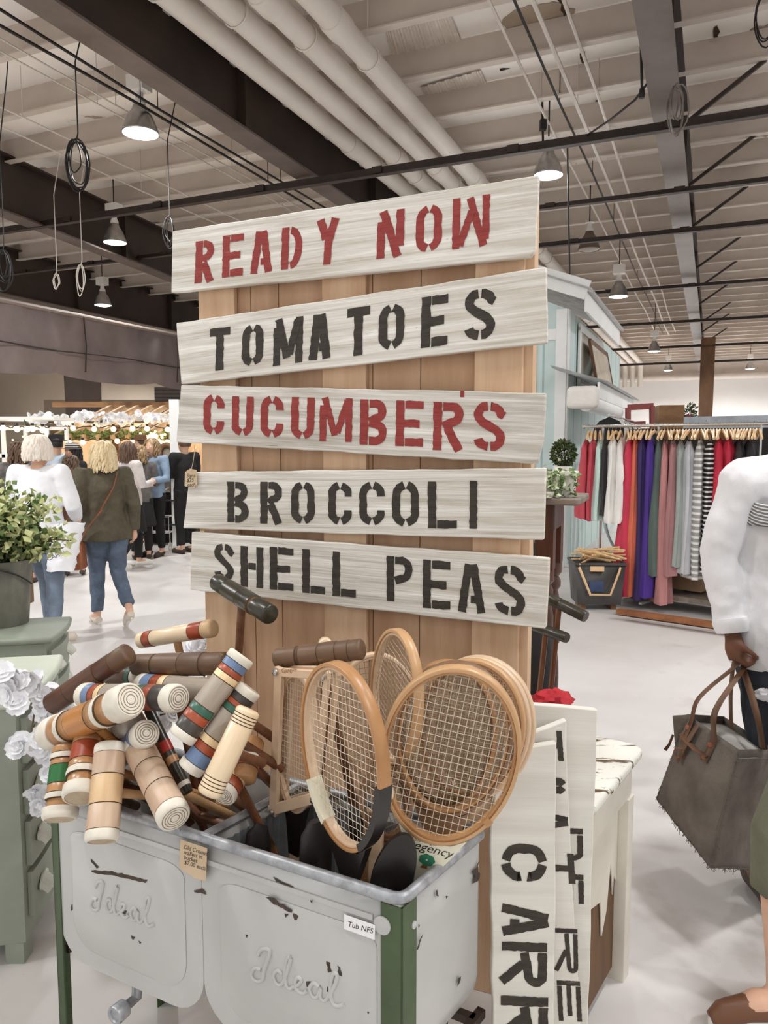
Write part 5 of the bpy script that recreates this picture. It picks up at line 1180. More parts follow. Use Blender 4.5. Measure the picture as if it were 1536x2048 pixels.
top=bc+V((0,0,hb))
stems=[]
for k in range(60):
    a=rnd.uniform(0,2*PI); sp=rnd.uniform(.05,.36); e=top+V((cos(a)*sp,sin(a)*sp*.8,rnd.uniform(.06,.34)*(1-.5*sp/.4)+.04)); stems.append(e)
    mb.tube([top+V((cos(a)*.04,sin(a)*.04,-.03)),top.lerp(e,.55)+V((0,0,.05)),e],.003,5)
mb.build('stems',m_stem,t)
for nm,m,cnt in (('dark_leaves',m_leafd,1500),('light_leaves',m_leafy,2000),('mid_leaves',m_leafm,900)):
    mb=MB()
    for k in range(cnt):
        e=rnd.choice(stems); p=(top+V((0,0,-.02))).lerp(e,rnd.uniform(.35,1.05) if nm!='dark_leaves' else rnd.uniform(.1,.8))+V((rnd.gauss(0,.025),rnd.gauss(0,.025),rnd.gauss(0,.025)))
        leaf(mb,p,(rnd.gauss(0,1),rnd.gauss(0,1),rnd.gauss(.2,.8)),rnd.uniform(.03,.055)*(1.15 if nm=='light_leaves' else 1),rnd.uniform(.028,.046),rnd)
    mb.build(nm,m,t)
# pale leaf bit hanging under the bucket
# white blossom sprays
m_petal=mat('white_petal',(238,238,240),(250,250,252),scale=(20,20,20),rough=.6); m_pist=mat('pistil',(196,186,110),rough=.7)
def blossom(mb,c,n,R,rnd):
    n=V(n).normalized(); u=n.orthogonal().normalized(); v=n.cross(u)
    for ring,(k,rr,tilt) in enumerate(((6,R,.25),(5,R*.7,.6),(4,R*.45,1.0))):
        for i in range(k):
            a=2*PI*i/k+ring*.5+rnd.uniform(-.2,.2); d=u*cos(a)+v*sin(a); s=u*-sin(a)+v*cos(a)
            w_=rr*.55
            p0=c+n*.002*ring; p1=c+d*rr*.6*cos(tilt)+n*rr*.6*sin(tilt); p2=c+d*rr*cos(tilt)+n*(rr*sin(tilt)+rr*.12*rnd.uniform(-1,1))
            mb.add([p0,p1+s*w_,p2+s*w_*.55+n*rr*.05,p2-s*w_*.55+n*rr*.05,p1-s*w_,p1-n*rr*.08],[(0,5,1),(1,5,2),(2,5,3),(3,5,4),(4,5,0)])
def spray(label,pts,fl,seed,group=None):
    rnd=random.Random(seed); P=[at(*p) for p in pts]
    t=thing('blossom_spray',label,'flowers',P[0])
    mb=MB(); mb.tube(P,.003,5); mb.build('twig',m_stem,t)
    for (px,py,d,R) in fl:
        mb=MB(); c=at(px,py,d)
        for k in range(3): blossom(mb,c+V((rnd.gauss(0,R*.45),rnd.gauss(0,R*.3),rnd.gauss(0,R*.45))),V((rnd.gauss(.2,.5),-1,rnd.gauss(.2,.5))),R,rnd)
        mb.build('blossom',m_petal,t)
    return t
spray('white artificial blossom spray across the near dresser top',[(0,1400,2.0),(40,1390,2.05),(62,1385,2.1),(100,1405,2.15)],[(8,1362,2.0,.034),(20,1395,2.0,.034),(56,1366,2.05,.032),(80,1372,2.08,.034),(70,1392,2.1,.03),(98,1380,2.14,.03),(4,1340,2.02,.026)],1)
spray('white blossom spray drooping between the near dresser and the mallets',[(70,1420,2.25),(60,1480,2.2),(90,1490,2.2),(112,1500,2.3)],[(60,1478,2.2,.036),(45,1490,2.2,.034),(80,1500,2.22,.034),(104,1500,2.26,.032),(100,1430,2.35,.034),(120,1424,2.4,.03),(80,1428,2.35,.026)],2)
spray('white blossom spray hanging low beside the green-banded mallet',[(104,1500,2.3),(100,1570,2.3),(80,1610,2.25)],[(112,1520,2.3,.03),(104,1548,2.3,.03),(80,1588,2.25,.03),(100,1600,2.25,.028),(86,1610,2.24,.024)],3)
spray('white blossom spray peeking between the cream mallet and the panel',[(398,1860,2.6),(404,1500,2.6),(410,1300,2.6),(390,1290,2.6)],[(385,1296,2.6,.03),(402,1290,2.6,.034),(415,1300,2.6,.032),(392,1312,2.6,.03),(372,1318,2.62,.024)],4)
spray('white blossom low in the gap under the striped mallets',[(318,1980,2.35),(330,1450,2.35),(345,1425,2.3),(320,1430,2.3)],[(322,1428,2.3,.03),(338,1426,2.3,.03),(328,1444,2.32,.026)],5)
# ---- dark valance of cloth under a rail
m_val=mat('mauve_grey_cloth',(108,96,94),(122,109,106),scale=(1.5,1.5,1.5),rough=.9)
m_cord=mat('dark_cord',(46,38,34),rough=.9)
VB=-10.75
va=onb(-60,560,VB); vbp=onb(420,700,VB); sa=va.dot(AX)-1; sz_=vbp.dot(AX)+14
ztop=onb(60,612,VB).z; zbot=onb(60,742,VB).z
t=thing('cloth_valance','long mauve-grey cloth valance hung from a rail over the stalls','curtain',sb((sa+sz_)/2,VB,zbot))
def vf(u,v):
    s=sa+(sz_-sa)*u
    sag=.10*abs(sin((s-sa)*PI/2.6))**.7
    return sb(s,VB+.06*sin(v*PI)*sin(s*2.1)+.02*sin(s*9),ztop-.03+(zbot-ztop-.05+ (.10-sag))*v)
mb=MB(); mb.grid(vf,220,14); mb.build('cloth',m_val,t,sharp=80)
mb=MB(); mb.tube([sb(sa,VB,ztop),sb(sz_,VB,ztop)],.045,8); mb.build('rail',mat('dull_rail',(128,114,106),rough=.6),t)
mb=MB(); zc_=ztop+(zbot-ztop)*.62; mb.tube([sb(sa+(sz_-sa)*k/40,VB+.075,zc_+.02*sin(k)) for k in range(41)],.014,5); mb.build('cord',m_cord,t)
for k in range(4):
    s=sa+3.25+2.6*k
    mb=MB(); mb.tube([sb(s,VB+.07,ztop-.03),sb(s+.02,VB+.09,(ztop+zbot)/2),sb(s,VB+.07,zbot+.08)],.012,5); mb.build('seam_cord',m_cord,t)
# ---- coiled cables hanging from the ceiling
def coil(label,px,py,d,R,zt=6.8,n=6,m=None,drop=True):
    c=at(px,py,d); rnd=random.Random(int(px)); mb=MB()
    t=thing('cable_coil',label,'cable',c)
    for k in range(n):
        a0=rnd.uniform(-.8,.8); r=R*rnd.uniform(.55,1.08); cz=V((rnd.uniform(-.03,.03),0,-(r-R)*.9))
        mb.tube([c+cz+V((r*.55*sin(a)*cos(a0),r*.55*sin(a)*sin(a0),r*cos(a)*1.25+.02*sin(3*a+k))) for a in [2*PI*q/20 for q in range(20)]],.008,5,closed=True)
    mb.build('loops',m or m_black,t)
    if drop:
        mb=MB(); mb.tube([c+V((0,0,R*1.1)),c+V((.03,0,R*1.6)),c+V((.02,.02,(zt-c.z)*.6)),c+V((.16,0,zt-c.z-.3)),V((c.x+.2,c.y,zt))],.008,5); mb.build('lead',m or m_black,t)
coil('coiled black cable hanging left of the largest high-bay lamp',153,330,9.0,.22)
coil('black cable coil hung at the left edge over the dark brace',6,542,10.5,.22)
coil('black cable ring hanging just left of the READY NOW board',336,466,11.0,.16,n=4)
coil('pale cable coil hung right of the small pale ring',162,560,13.0,.2,n=3,m=m_pipe)
coil('small pale cable ring over the valance',111,566,13.0,.12,n=2,m=m_pipe)
coil('pale tangled cable hung on the right-hand beam',1352,218,8.6,.2,n=6,m=m_steel,drop=False)
coil('black cable coil at the top right corner of the hall',1530,45,8.2,.3,n=3)
t=thing('cable_drop','black cable dropping to a socket and sagging across to the dark brace','cable',at(1283,180,9.0))
a=at(1280,0,8.4);b=at(1284,178,9.0); mb=MB(); mb.tube([V((a.x,a.y,6.8)),a,b],.016,6); mb.build('drop',m_black,t)
mb=MB(); mb.lathe([(.03,0),(.035,.04),(.03,.1),(.012,.12)],b-V((0,0,.1)),(0,0,1),10); mb.build('socket',m_black,t)
mb=MB(); mb.tube([at(1175,270,10.1),at(1220,240,9.6),at(1270,200,9.2),at(1296,165,9.0),at(1345,112,8.8)],.014,6); mb.build('sagging_lead',m_black,t)
t=thing('cable_drop','black conduit curving down to the brightest lamp above the board corner','cable',at(1085,250,11.4))
mb=MB(); mb.tube([at(1000,140,11.0),at(1030,132,11.0),at(1062,128,11.2),at(1078,140,11.3),at(1084,180,11.4),at(1086,285,11.5)],.018,6); mb.build('conduit_bend',m_black,t)
mb=MB(); mb.box(at(1086,250,11.4),(.09,.09,.14)); mb.build('junction',m_black,t)
mb=MB(); mb.tube([at(1135,292,11.2),at(1137,430,11.2),at(1140,570,11.2)],.012,6); tag(mb.build('hanging_cable',m_black),'long straight black cable hanging from the dark brace to the shed','cable')
# ---- the lit wooden stall at the left
m_stall=mat('stall_wood',(158,130,100),(186,158,126),scale=(8,8,1.2),rough=.8); m_stalld=mat('stall_wood_dark',(96,68,44),(124,92,62),scale=(3,3,9),rough=.8)
m_bulb=mat('warm_bulb',(255,214,150),emit=9); m_dim=mat('dim_wall_cloth',(60,46,36),rough=.9)
SD=13.2
def S(px,py,d=SD): return at(px,py,d)
t=t_stall=thing('market_stall','wooden market stall with open rafters and string lights behind the shoppers','stall',onz(240,1100,0)+V((0,1.6,0)))
def pbar(nm,p,q2,w_,h,m,par,up=(0,0,1)):
    mb=MB(); mb.bar(p,q2,w_,h,up=up); return mb.build(nm,m,par)
a=S(112,880,14.4);b=S(440,880,14.4)
mb=MB(); mb.add([V((a.x,14.4,0)),V((b.x,14.4,0)),V((b.x,14.4,1.95)),V((a.x,14.4,1.95))],[(0,1,2,3)]); mb.build('back_wall',m_stall,t)
for i,(x) in enumerate((112,232,352)):
    p=S(x,870); pbar('post',V((p.x,SD,0)),V((p.x,SD,2.0)),.12,.12,m_stalld,t,up=(0,1,0))
p=S(108,872);q2=S(440,872); pbar('front_beam',V((p.x,SD,p.z)),V((q2.x,SD,p.z)),.1,.12,m_stalld,t)
p=S(108,842,14.4);pbar('ridge_beam',V((p.x,14.4,2.42)),V((S(440,842,14.4).x,14.4,2.42)),.1,.1,m_stalld,t)
for k in range(12):
    x=S(118+29*k,860).x; pbar('rafter',V((x,SD-.25,1.78)),V((x+.55,14.5,2.42)),.07,.09,m_stall,t)
for k in range(5):
    x=S(205+38*k,930,14.2).x; 
    pbar('lattice',V((x,14.3,1.25)),V((x+.33,14.3,1.62)),.03,.04,m_stall,t); pbar('lattice',V((x+.33,14.3,1.25)),V((x,14.3,1.62)),.03,.04,m_stall,t)
# garlands
rnd=random.Random(31)
g=thing('flower_garland','white flower garland along the top of the lit stall','garland',S(240,840,SD-.3)); mb=MB()
mb.tube([S(70+19*k,842+3*sin(k*1.3),SD-.3) for k in range(21)],.02,5); mb.build('vine',m_stem,g); mb=MB()
for k in range(170):
    px=rnd.uniform(60,440); blossom(mb,S(px,838+rnd.gauss(0,5),SD-.3+rnd.uniform(-.1,.1)),(rnd.gauss(0,.6),-1,rnd.gauss(0,.6)),.065,rnd)
o=mb.build('blossoms',m_petal,g); o['kind']='stuff'
g=thing('leaf_garland','green leaf garland along the stall front beam','garland',S(240,870,SD-.2)); mb=MB()
for k in range(420):
    px=rnd.uniform(118,430); leaf(mb,S(px,869+rnd.gauss(0,4),SD-.2),(rnd.gauss(0,1),rnd.gauss(0,1),rnd.gauss(0,1)),.09,.05,rnd)
o=mb.build('leaves',m_leafm,g); o['kind']='stuff'
# string lights
def strings(label,px0,px1,py,n,d,group,sag=5):
    mb=MB(); mb.tube([S(px0+(px1-px0)*k/24,py-7+sag*abs(sin(k*.9)),d) for k in range(25)],.008,4); o=mb.build('light_wire',m_black); tag(o,'dark wire of the string lights, %s'%label,'wire')
    b0=None
    for k in range(n):
        p=S(px0+(px1-px0)*(k+.5)/n+rnd.uniform(-5,5),py+rnd.uniform(-2,2),d)
        if b0 is None:
            b0=thing('string_light','glowing warm bulb on the string, %s'%label,'light bulb',p,group)
            mb=MB(); mb.sphere(p,.045,8,6); mb.build('bulb',m_bulb,b0); mb=MB(); mb.lathe([(.02,.03),(.024,.08)],p,(0,0,1),8); mb.build('socket',m_black,b0); p0=p
        else: o=copy_tree(b0); o.location=b0.location+(p-p0)
strings('upper row under the white garland',130,430,858,8,SD-.45,'bulbs of the upper string')
strings('lower row below the stall beam',118,350,884,7,SD-.45,'bulbs of the lower string')
strings('row across the white metal frame',0,100,858,5,11.0,'bulbs before the white frame')
g=thing('lit_tree','small tree of tiny warm lights behind the left shoppers','lit tree',S(60,940,11.6)); mb=MB()
for k in range(150): mb.sphere(S(55+rnd.gauss(0,14),925+rnd.gauss(0,20),11.6+rnd.uniform(-.1,.1)),.014,5,4)
o=mb.build('tiny_lights',mat('tiny_light',(255,236,150),emit=5),g); o['kind']='stuff'; mb=MB()
for k in range(200): leaf(mb,S(55+rnd.gauss(0,16),930+rnd.gauss(0,24),11.7),(rnd.gauss(0,1),rnd.gauss(0,1),rnd.gauss(0,1)),.1,.05,rnd)
mb.build('foliage',m_leafd,g); p=S(55,960,11.7); mb=MB(); mb.tube([V((p.x,p.y,0)),p],.03,6); mb.build('trunk',m_stem,g)
for (x,z) in ((-5.4,1.85),(-4.2,1.85),(-3.2,1.85),(-6.6,1.7)):
    ld=bpy.data.lights.new('stall_light','POINT'); ld.energy=26; ld.color=(1,.86,.68); ld.shadow_soft_size=.15; lo=bpy.data.objects.new('stall_light',ld); C.objects.link(lo); lo.location=(x,SD+.5,z)
# bright cluster of lights at the right end of the stall
g=thing('light_cluster','bright cluster of fairy lights at the right end of the stall','fairy lights',S(312,880)); mb=MB()
for k in range(70): mb.sphere(S(312+rnd.gauss(0,10),878+rnd.gauss(0,7),SD-.5),.02,5,4)
o=mb.build('tiny_lights',m_bulb,g); o['kind']='stuff'
mb=MB(); mb.tube([S(290,868,SD-.5),S(312,874,SD-.5),S(335,868,SD-.5)],.006,4); mb.build('wire',m_black,g)
# arched mirror, pillar, black iron table, wire cart
g=thing('arched_mirror','tall arched wooden mirror at the stall end','mirror',S(332,1000,12.6))
mb=MB(); P=[S(320,985,12.6),S(319,930,12.6)]+[S(333+14*cos(a),908-18*sin(a),12.6) for a in [PI-PI*k/10 for k in range(11)]]+[S(347,930,12.6),S(346,985,12.6)]
mb.tube(P,.05,8); mb.build('frame',m_stalld,g); mb=MB(); mb.add([p+V((0,.03,0)) for p in P],[tuple(range(len(P)))]); mb.build('glass',m_glass,g)
p=S(352,900,12.4); mb=MB(); mb.box((p.x,12.4,1.2),(.16,.12,2.4)); tag(mb.build('white_post',m_wtrim),'slim white post wound with greenery at the stall corner','post')
m_iron=mat('black_iron',(28,26,26),rough=.5)
q=onz(328,1092,0); g=thing('iron_table','black iron display stand by the stall','stand',q)
for dx in (-.22,.22):
    for dy in (0,.3): mb=MB(); mb.tube([q+V((dx,dy,0)),q+V((dx,dy,1.12))],.014,6); mb.build('leg',m_iron,g)
for z in (.35,.75,1.12): mb=MB(); mb.box(q+V((0,.15,z)),(.5,.34,.02)); mb.build('shelf',m_iron,g)
m_wirew=mat('white_wire',(214,212,206),rough=.4)
q=onz(330,1095,0)+V((0,-.4,0)); g=thing('wire_cart','white wire cart by the black iron stand','cart',q)
mb=MB()
for z in (.3,.55): mb.tube([q+V((x,y,z)) for x,y in ((-.22,-.12),(.22,-.12),(.22,.12),(-.22,.12))],.008,5,closed=True)
for k in range(8): mb.tube([q+V((-.22+.063*k,-.12,.55)),q+V((-.22+.063*k,-.12,.3)),q+V((-.22+.063*k,.12,.3))],.005,4)
mb.build('basket',m_wirew,g)
for dx in (-.2,.2):
    mb=MB(); mb.tube([q+V((dx,0,.3)),q+V((dx,0,.07))],.008,5); mb.tube([q+V((dx,.07*cos(a),.07+.07*sin(a))) for a in [2*PI*k/12 for k in range(12)]],.008,5,closed=True); mb.build('wheel',m_wirew,g)
mb=MB(); mb.tube([q+V((-.2,0,.55)),q+V((-.1,.0,.8)),q+V((.2,0,1.0))],.01,5); mb.build('push_handle',m_wirew,g)
# white metal frame at the far left
g=thing('white_metal_frame','white square-tube display frame at the far left','display frame',onz(60,1080,0))
fx=[S(8,900,11.2),S(95,900,11.2)]
for p in fx:
    for dy in (0,.7): mb=MB(); mb.bar(V((p.x,p.y+dy,0)),V((p.x,p.y+dy,1.92+.0)),.05,.05,up=(0,1,0)); mb.build('upright',m_wtrim,g)
for z in (1.0,1.5,1.92):
    for dy in (0,.7): mb=MB(); mb.bar(V((fx[0].x-.8,11.2+dy,z)),V((fx[1].x,11.2+dy,z)),.05,.05); mb.build('rail',m_wtrim,g)
mb=MB(); mb.box(S(30,838,12.2),(1.6,.8,.05)); mb.build('canopy',m_wtrim,g)
# dark skirted counter under the stall
mb=MB(); p=onz(200,1085,0); mb.box((p.x-.15,13.0,.45),(3.4,.7,.9)); mb.build('skirted_counter',m_blackc,t_stall)
# roller shutter on the wall far behind, and beige partition
m_shut=mat('roller_shutter',(112,102,98),(124,114,108),scale=(1,1,1),rough=.6,wave=((86,78,74),2.2,'Z',.3,0))
mb=MB(); a=at(312,870,30);b=at(372,805,30); mb.box(((a.x+b.x)/2,30,(a.z+b.z)/2),(b.x-a.x,.1,b.z-a.z+1.2)); tag(mb.build('roller_shutter',m_shut),'grey roller shutter far behind the stall','shutter')
mb=MB(); a=at(190,870,31);b=at(352,800,31); mb.box(((a.x+b.x)/2,31,b.z/2),(b.x-a.x+4,.2,b.z)); o=struct(mb,'wall_partition',m_wallb)
# ================================================================ PEOPLE
def skin(n,c): return mat('skin_'+n,c,tuple(min(255,int(x*1.06)) for x in c),scale=(18,18,18),rough=.55)
sk_light=skin('light',(214,170,144)); sk_dark=skin('deep',(104,66,46)); sk_mid=skin('medium',(180,130,100))
def hairm(n,a,b): return mat('hair_'+n,a,b,scale=(30,30,6),rough=.5)
hr_blond=hairm('blond',(212,186,140),(238,220,182)); hr_white=hairm('platinum',(226,212,196),(242,232,220)); hr_brown=hairm('brown',(84,62,46),(112,86,66)); hr_black=hairm('black',(34,28,26),(52,44,40)); hr_dblond=hairm('dark_blond',(150,122,88),(180,150,112))
def fab(n,c,k=.86,**q): return mat('fabric_'+n,c,tuple(int(x*k) for x in c),scale=(9,9,9),rough=.85,bump=.55,bscale=(11,11,7),bdist=.03,**q)
f_olive=fab('olive_jacket',(92,84,66)); f_jean=fab('blue_denim',(98,112,132),.82); f_jean2=fab('pale_denim',(118,132,150),.82); f_djean=fab('dark_denim',(52,56,66)); f_wht=mat('fabric_white',(238,238,240),(228,228,231),scale=(6,6,6),rough=.85,bump=.25,bscale=(7,7,4),bdist=.03); f_blk=fab('black',(30,27,27)); f_ltblue=fab('light_blue',(196,210,224),.9); f_denimsh=fab('denim_shirt',(150,172,196),.85); f_brown=fab('brown_coat',(108,76,48)); f_pinkw=fab('pinkish_white',(222,212,208),.92); f_greyc=fab('grey_check',(120,114,110),.7); f_olivep=fab('olive_trousers',(112,112,92),.9)
m_shoe=mat('pale_shoe',(214,202,186),(226,216,202),scale=(9,9,9),rough=.6); m_sole=mat('white_sole',(236,232,226),rough=.6); m_dshoe=mat('dark_shoe',(58,46,40),(72,58,50),scale=(9,9,9),rough=.6); m_bshoe=mat('brown_shoe',(112,72,48),rough=.5)
m_eye=mat('eye_white',(230,226,220),rough=.3); m_iris=mat('eye_dark',(36,26,22),rough=.3); m_lip=mat('lip',(160,92,84),rough=.5); m_strap=mat('tan_leather',(146,84,52),(164,100,64),scale=(12,12,12),rough=.5)
_cl=bpy.data.textures.new('cloth_wrinkles','CLOUDS'); _cl.noise_scale=.14; _cl.noise_depth=2
def soft(o,vox,it=4,wr=0):
    modi(o,'REMESH',mode='VOXEL',voxel_size=vox); modi(o,'SMOOTH',factor=.5,iterations=it)
    if wr: modi(o,'DISPLACE',texture=_cl,strength=wr,mid_level=.5,texture_coords='LOCAL')
    o.data.polygons.foreach_set('use_smooth',[True]*len(o.data.polygons))
    try: o.modifiers[0].use_smooth_shade=True
    except Exception: pass
DJ=dict(pelvis=(0,0,.93),waist=(0,0,1.08),chest=(0,0,1.26),neck=(0,-.005,1.44),head=(0,.015,1.575),
 shL=(-.185,0,1.40),elL=(-.235,-.03,1.12),wrL=(-.235,.05,.87),shR=(.185,0,1.40),elR=(.235,-.03,1.12),wrR=(.235,.05,.87),
 hipL=(-.09,0,.90),knL=(-.10,.02,.49),anL=(-.10,-.03,.085),toL=(-.11,.16,.035),hipR=(.09,0,.90),knR=(.10,.02,.49),anR=(.10,-.03,.085),toR=(.11,.16,.035))
def hand(mb,W,d,n,size=1.0,curl=.5,thumb=1):
    """palm with four fingers and a thumb: d along the hand, n the palm's facing"""
    d=V(d).normalized(); n=V(n); n=(n-d*n.dot(d)).normalized(); s=d.cross(n)*thumb
    P=lambda a,b,c: W+(d*a+s*b+n*c)*size
    mb.tube([P(-.01,0,0),P(.02,0,0),P(.05,.002,0),P(.088,.002,.002)],[.024*size,.027*size,.033*size,.030*size],10)
    mb.tube([P(.03,-.022,0),P(.088,-.026,0)],.013*size,8); mb.tube([P(.03,.022,0),P(.088,.026,0)],.013*size,8)
    for k,(b,L,r) in enumerate(((.030,.068,.0085),(.010,.078,.009),(-.011,.072,.0087),(-.031,.056,.0078))):
        pts=[P(.070,b*.85,0)]; a=0; p=V((.088,b,0))
        pts.append(P(*p))
        for q,f in enumerate((.45,.32,.23)):
            a+=curl*(.75 if q==0 else 1.0); p=p+V((cos(a),0,sin(a)))*L*f; pts.append(P(*p))
        mb.tube(pts,[r*size*1.1,r*size*1.08,r*size,r*size*.92,r*size*.7],8)
    pts=[P(.015,.020,.004),P(.042,.042,.012),P(.068,.050,.024+.01*curl),P(.090,.046,.034+.02*curl)]
    mb.tube(pts,[.013*size,.0115*size,.0105*size,.0075*size],8)
def person(label,loc,rot,sc,J=None,skinm=None,top=None,legs=None,hair=None,hairstyle='short',shoe=None,vox=.014,wr=.012,fat=1.0,sleeve=1.0,topz=(.86,),skirt=None,hat=None,face=True,topflare=1.0,group=None,curl=.5,legw=1.0,shin_bare=0,hem=None):
    j=dict(DJ); j.update(J or {}); j={k:V(v) for k,v in j.items()}
    M=Matrix.Translation(V(loc))@Matrix.Rotation(rot,4,'Z')@Matrix.Scale(sc,4)
    t=thing('person',label,'person',M=M,group=group)
    H=j['head']
    # continuous body
    mb=MB()
    mb.sphere(H,1,16,12,sc=(.074,.092,.115)); mb.sphere(H+V((0,.018,-.055)),1,12,8,sc=(.056,.072,.062))
    mb.tube([j['neck']+V((0,-.01,-.05)),j['neck'],H+V((0,-.012,-.07))],[.060,.054,.052],12)
    for s in (-1,1): mb.sphere(H+V((s*.076,-.008,-.008)),1,8,6,sc=(.012,.022,.034))
    mb.tube([H+V((0,.088,.010)),H+V((0,.105,-.018)),H+V((0,.094,-.032))],[.008,.014,.011],8)
    mb.tube([j['pelvis']-V((0,0,.03)),j['waist'],j['chest'],j['neck']-V((0,0,.06))],[(.14*fat,.095*fat),(.12*fat,.09*fat),(.145*fat,.10*fat),(.12,.075)],14)
    for S in 'LR':
        a,b,c=j['sh'+S],j['el'+S],j['wr'+S]
        mb.tube([j['chest']+V((0,0,.05)),a-V((0,0,.02))],[.055,.042],10)
        mb.tube([a-V((0,0,.02)),a.lerp(b,.5),b,b.lerp(c,.35),c],[.040,.040,.036,.037,.025],10)
        d=(c-b).normalized(); inw=V((-1 if S=='R' else 1,.35,0)); hand(mb,c,d,inw,1.0,curl,thumb=(1 if S=='R' else -1))
        a,b,c=j['hip'+S],j['kn'+S],j['an'+S]; to=j['to'+S]
        mb.tube([a+V((0,0,.02)),a.lerp(b,.4),b,b.lerp(c,.3),b.lerp(c,.8),c],[.085,.075,.054,.054,.036,.034],12)
        fd=(to-c); mb.tube([c-fd*.18-V((0,0,.035*1)),c.lerp(to,.4),to],[.032,.036,.026],8)
    o=mb.build('body',skinm or sk_light,t,local=True); soft(o,min(vox,.009) if vox<.012 else vox*.8,2)
    if face:
        for s in (-1,1):
            mb=MB(); mb.sphere(H+V((s*.031,.0755,.012)),.0115,10,8); e=mb.build('eye',m_eye,t,local=True)
            mb=MB(); mb.sphere(H+V((s*.031,.0828,.012)),.0055,8,6); mb.build('iris',m_iris,e,local=True)
        mb=MB(); mb.tube([H+V((x,.086-abs(x)*.35,-.062-abs(x)*.1)) for x in (-.024,-.012,0,.012,.024)],[.003,.006,.007,.006,.003],8); mb.build('mouth',m_lip,t,local=True)
    # top
    mb=MB(); z0=topz[0]; p0=j['pelvis']
    mb.tube([V((p0.x,p0.y,z0)),V((p0.x,p0.y,z0+.06)),j['waist'],j['chest'],j['neck']-V((0,0,.05)),j['neck']-V((0,0,.0))],
        [(.185*fat*topflare,.135*fat*topflare),(.185*fat*topflare,.135*fat*topflare),(.165*fat,.125*fat),(.178*fat,.130*fat),(.15*fat,.10*fat),(.085,.078)],18)
    for S in 'LR':
        a,b,c=j['sh'+S],j['el'+S],j['wr'+S]
        mb.tube([j['chest']+V((0,0,.085)),(j['chest']+V((0,0,.085))).lerp(a,.6)+V((0,0,.012)),a],[.090*fat,.082*fat,.070*fat],12); mb.sphere(a,.073*max(1,sleeve*.98),12,8)
        mb.tube([a,a.lerp(b,.5),b,b.lerp(c,.5),b.lerp(c,.93)],[.070*sleeve,.066*sleeve,.058*sleeve,.053*sleeve,.043*sleeve],14)
    o=mb.build('top',top or f_wht,t,local=True); soft(o,vox,3,wr)
    # trousers or skirt
    if skirt:
        zb,m=skirt; mb=MB(); mb.tube([V((p0.x,p0.y,zb)),V((p0.x,p0.y,(zb+.95)/2)),V((p0.x,p0.y,1.0))],[(.23,.19),(.20,.16),(.15,.11)],20); o=mb.build('skirt',m,t,local=True); soft(o,vox,2,wr)
    if legs:
        mb=MB(); mb.tube([p0-V((0,0,.07)),p0,V((p0.x,p0.y,1.02))],[(.155*fat,.118*fat),(.168*fat,.125*fat),(.145*fat,.11*fat)],16)
        for S in 'LR':
            a,b,c=j['hip'+S],j['kn'+S],j['an'+S]; e=.9-shin_bare
            P=[a+V((0,-.01,.03)),a.lerp(b,.45),b,b.lerp(c,.35),b.lerp(c,e)]
            R=[.100*fat*legw,.092*fat*legw,.070*legw,.066*legw,.052*legw]
            mb.tube(P,R,14)
        o=mb.build('trousers',legs,t,local=True); soft(o,vox,2,wr*.7)
    # shoes
    for S in 'LR':
        c,to=j['an'+S],j['to'+S]; fd=(to-c); fl=V((fd.x,fd.y,0)).normalized(); 
        hl=c-fl*.045-V((0,0,.045)); 
        mb=MB(); mb.tube([hl+V((0,0,.012)),hl+V((0,0,.015))+fd*.25,c.lerp(to,.55)-V((0,0,.008)),to,to+fd*.18-V((0,0,.004))],[(.030,.034),(.036,.040),(.040,.034),(.042,.026),(.024,.018)],12)
        o=mb.build('shoe',shoe or m_shoe,t,local=True); soft(o,max(.006,vox*.6),2)
        mb=MB(); mb.tube([hl-V((0,0,.014)),hl.lerp(to,.5)-V((0,0,.016)),to-V((0,0,.022)),to+fd*.2-V((0,0,.014))],[(.030,.008),(.036,.008),(.042,.008),(.022,.007)],10); mb.build('sole',m_sole if shoe is not m_dshoe else m_dshoe,o,local=True)
    # hair
    rnd=random.Random(int(abs(loc[0]*1000)))
    if hair:
        mb=MB(); cc=H+V((0,-.022,.022))
        def hf(u,v):
            a=2*PI*u; b=PI*(.60 if hairstyle=='crop' else .66)*v; d=V((sin(b)*cos(a),sin(b)*sin(a),cos(b)))
            return cc+V((d.x*.088,d.y*.102,d.z*.112))*(1+.05*noise.noise(d*6+V((loc[0],0,0))))
        mb.grid(hf,24,12,closeu=True); hs=mb.build('hair',hair,t,local=True,sharp=80)
        if hairstyle!='short':
            N=260 if vox<.012 else 120; mb=MB(); Ld=.17 if hairstyle=='bob' else (.075 if hairstyle=='crop' else .30); wv=.016 if hairstyle=='bob' else .007
            for k in range(N):
                a=rnd.uniform(0,2*PI); 
                if sin(a)>.55: continue
                b0=rnd.uniform(.1,1.25); ph=rnd.uniform(0,6); pts=[]; b=b0; z=None
                for q in range(9):
                    b=b0+q*.26
                    if b<1.7: p=cc+V((sin(b)*cos(a)*.094,sin(b)*sin(a)*.108,cos(b)*.118))
                    else:
                        p=pts[-1]+V((cos(a)*.002,sin(a)*.002-.0,-.026))
                    if p.z<H.z-Ld: break
                    pts.append(p)
                if len(pts)<3: continue
                pts=[p+V((cos(a),sin(a),0))*(wv*sin(ph+i*1.5)+.003)+V((-sin(a),cos(a),0))*wv*.8*cos(ph+i*1.3) for i,p in enumerate(pts)]
                n=len(pts); mb.tube(pts,[.004+.009*math.sin(PI*(i+.6)/(n+.2)) for i in range(n)],5)
            mb.build('locks',hair,hs,local=True,sharp=80)
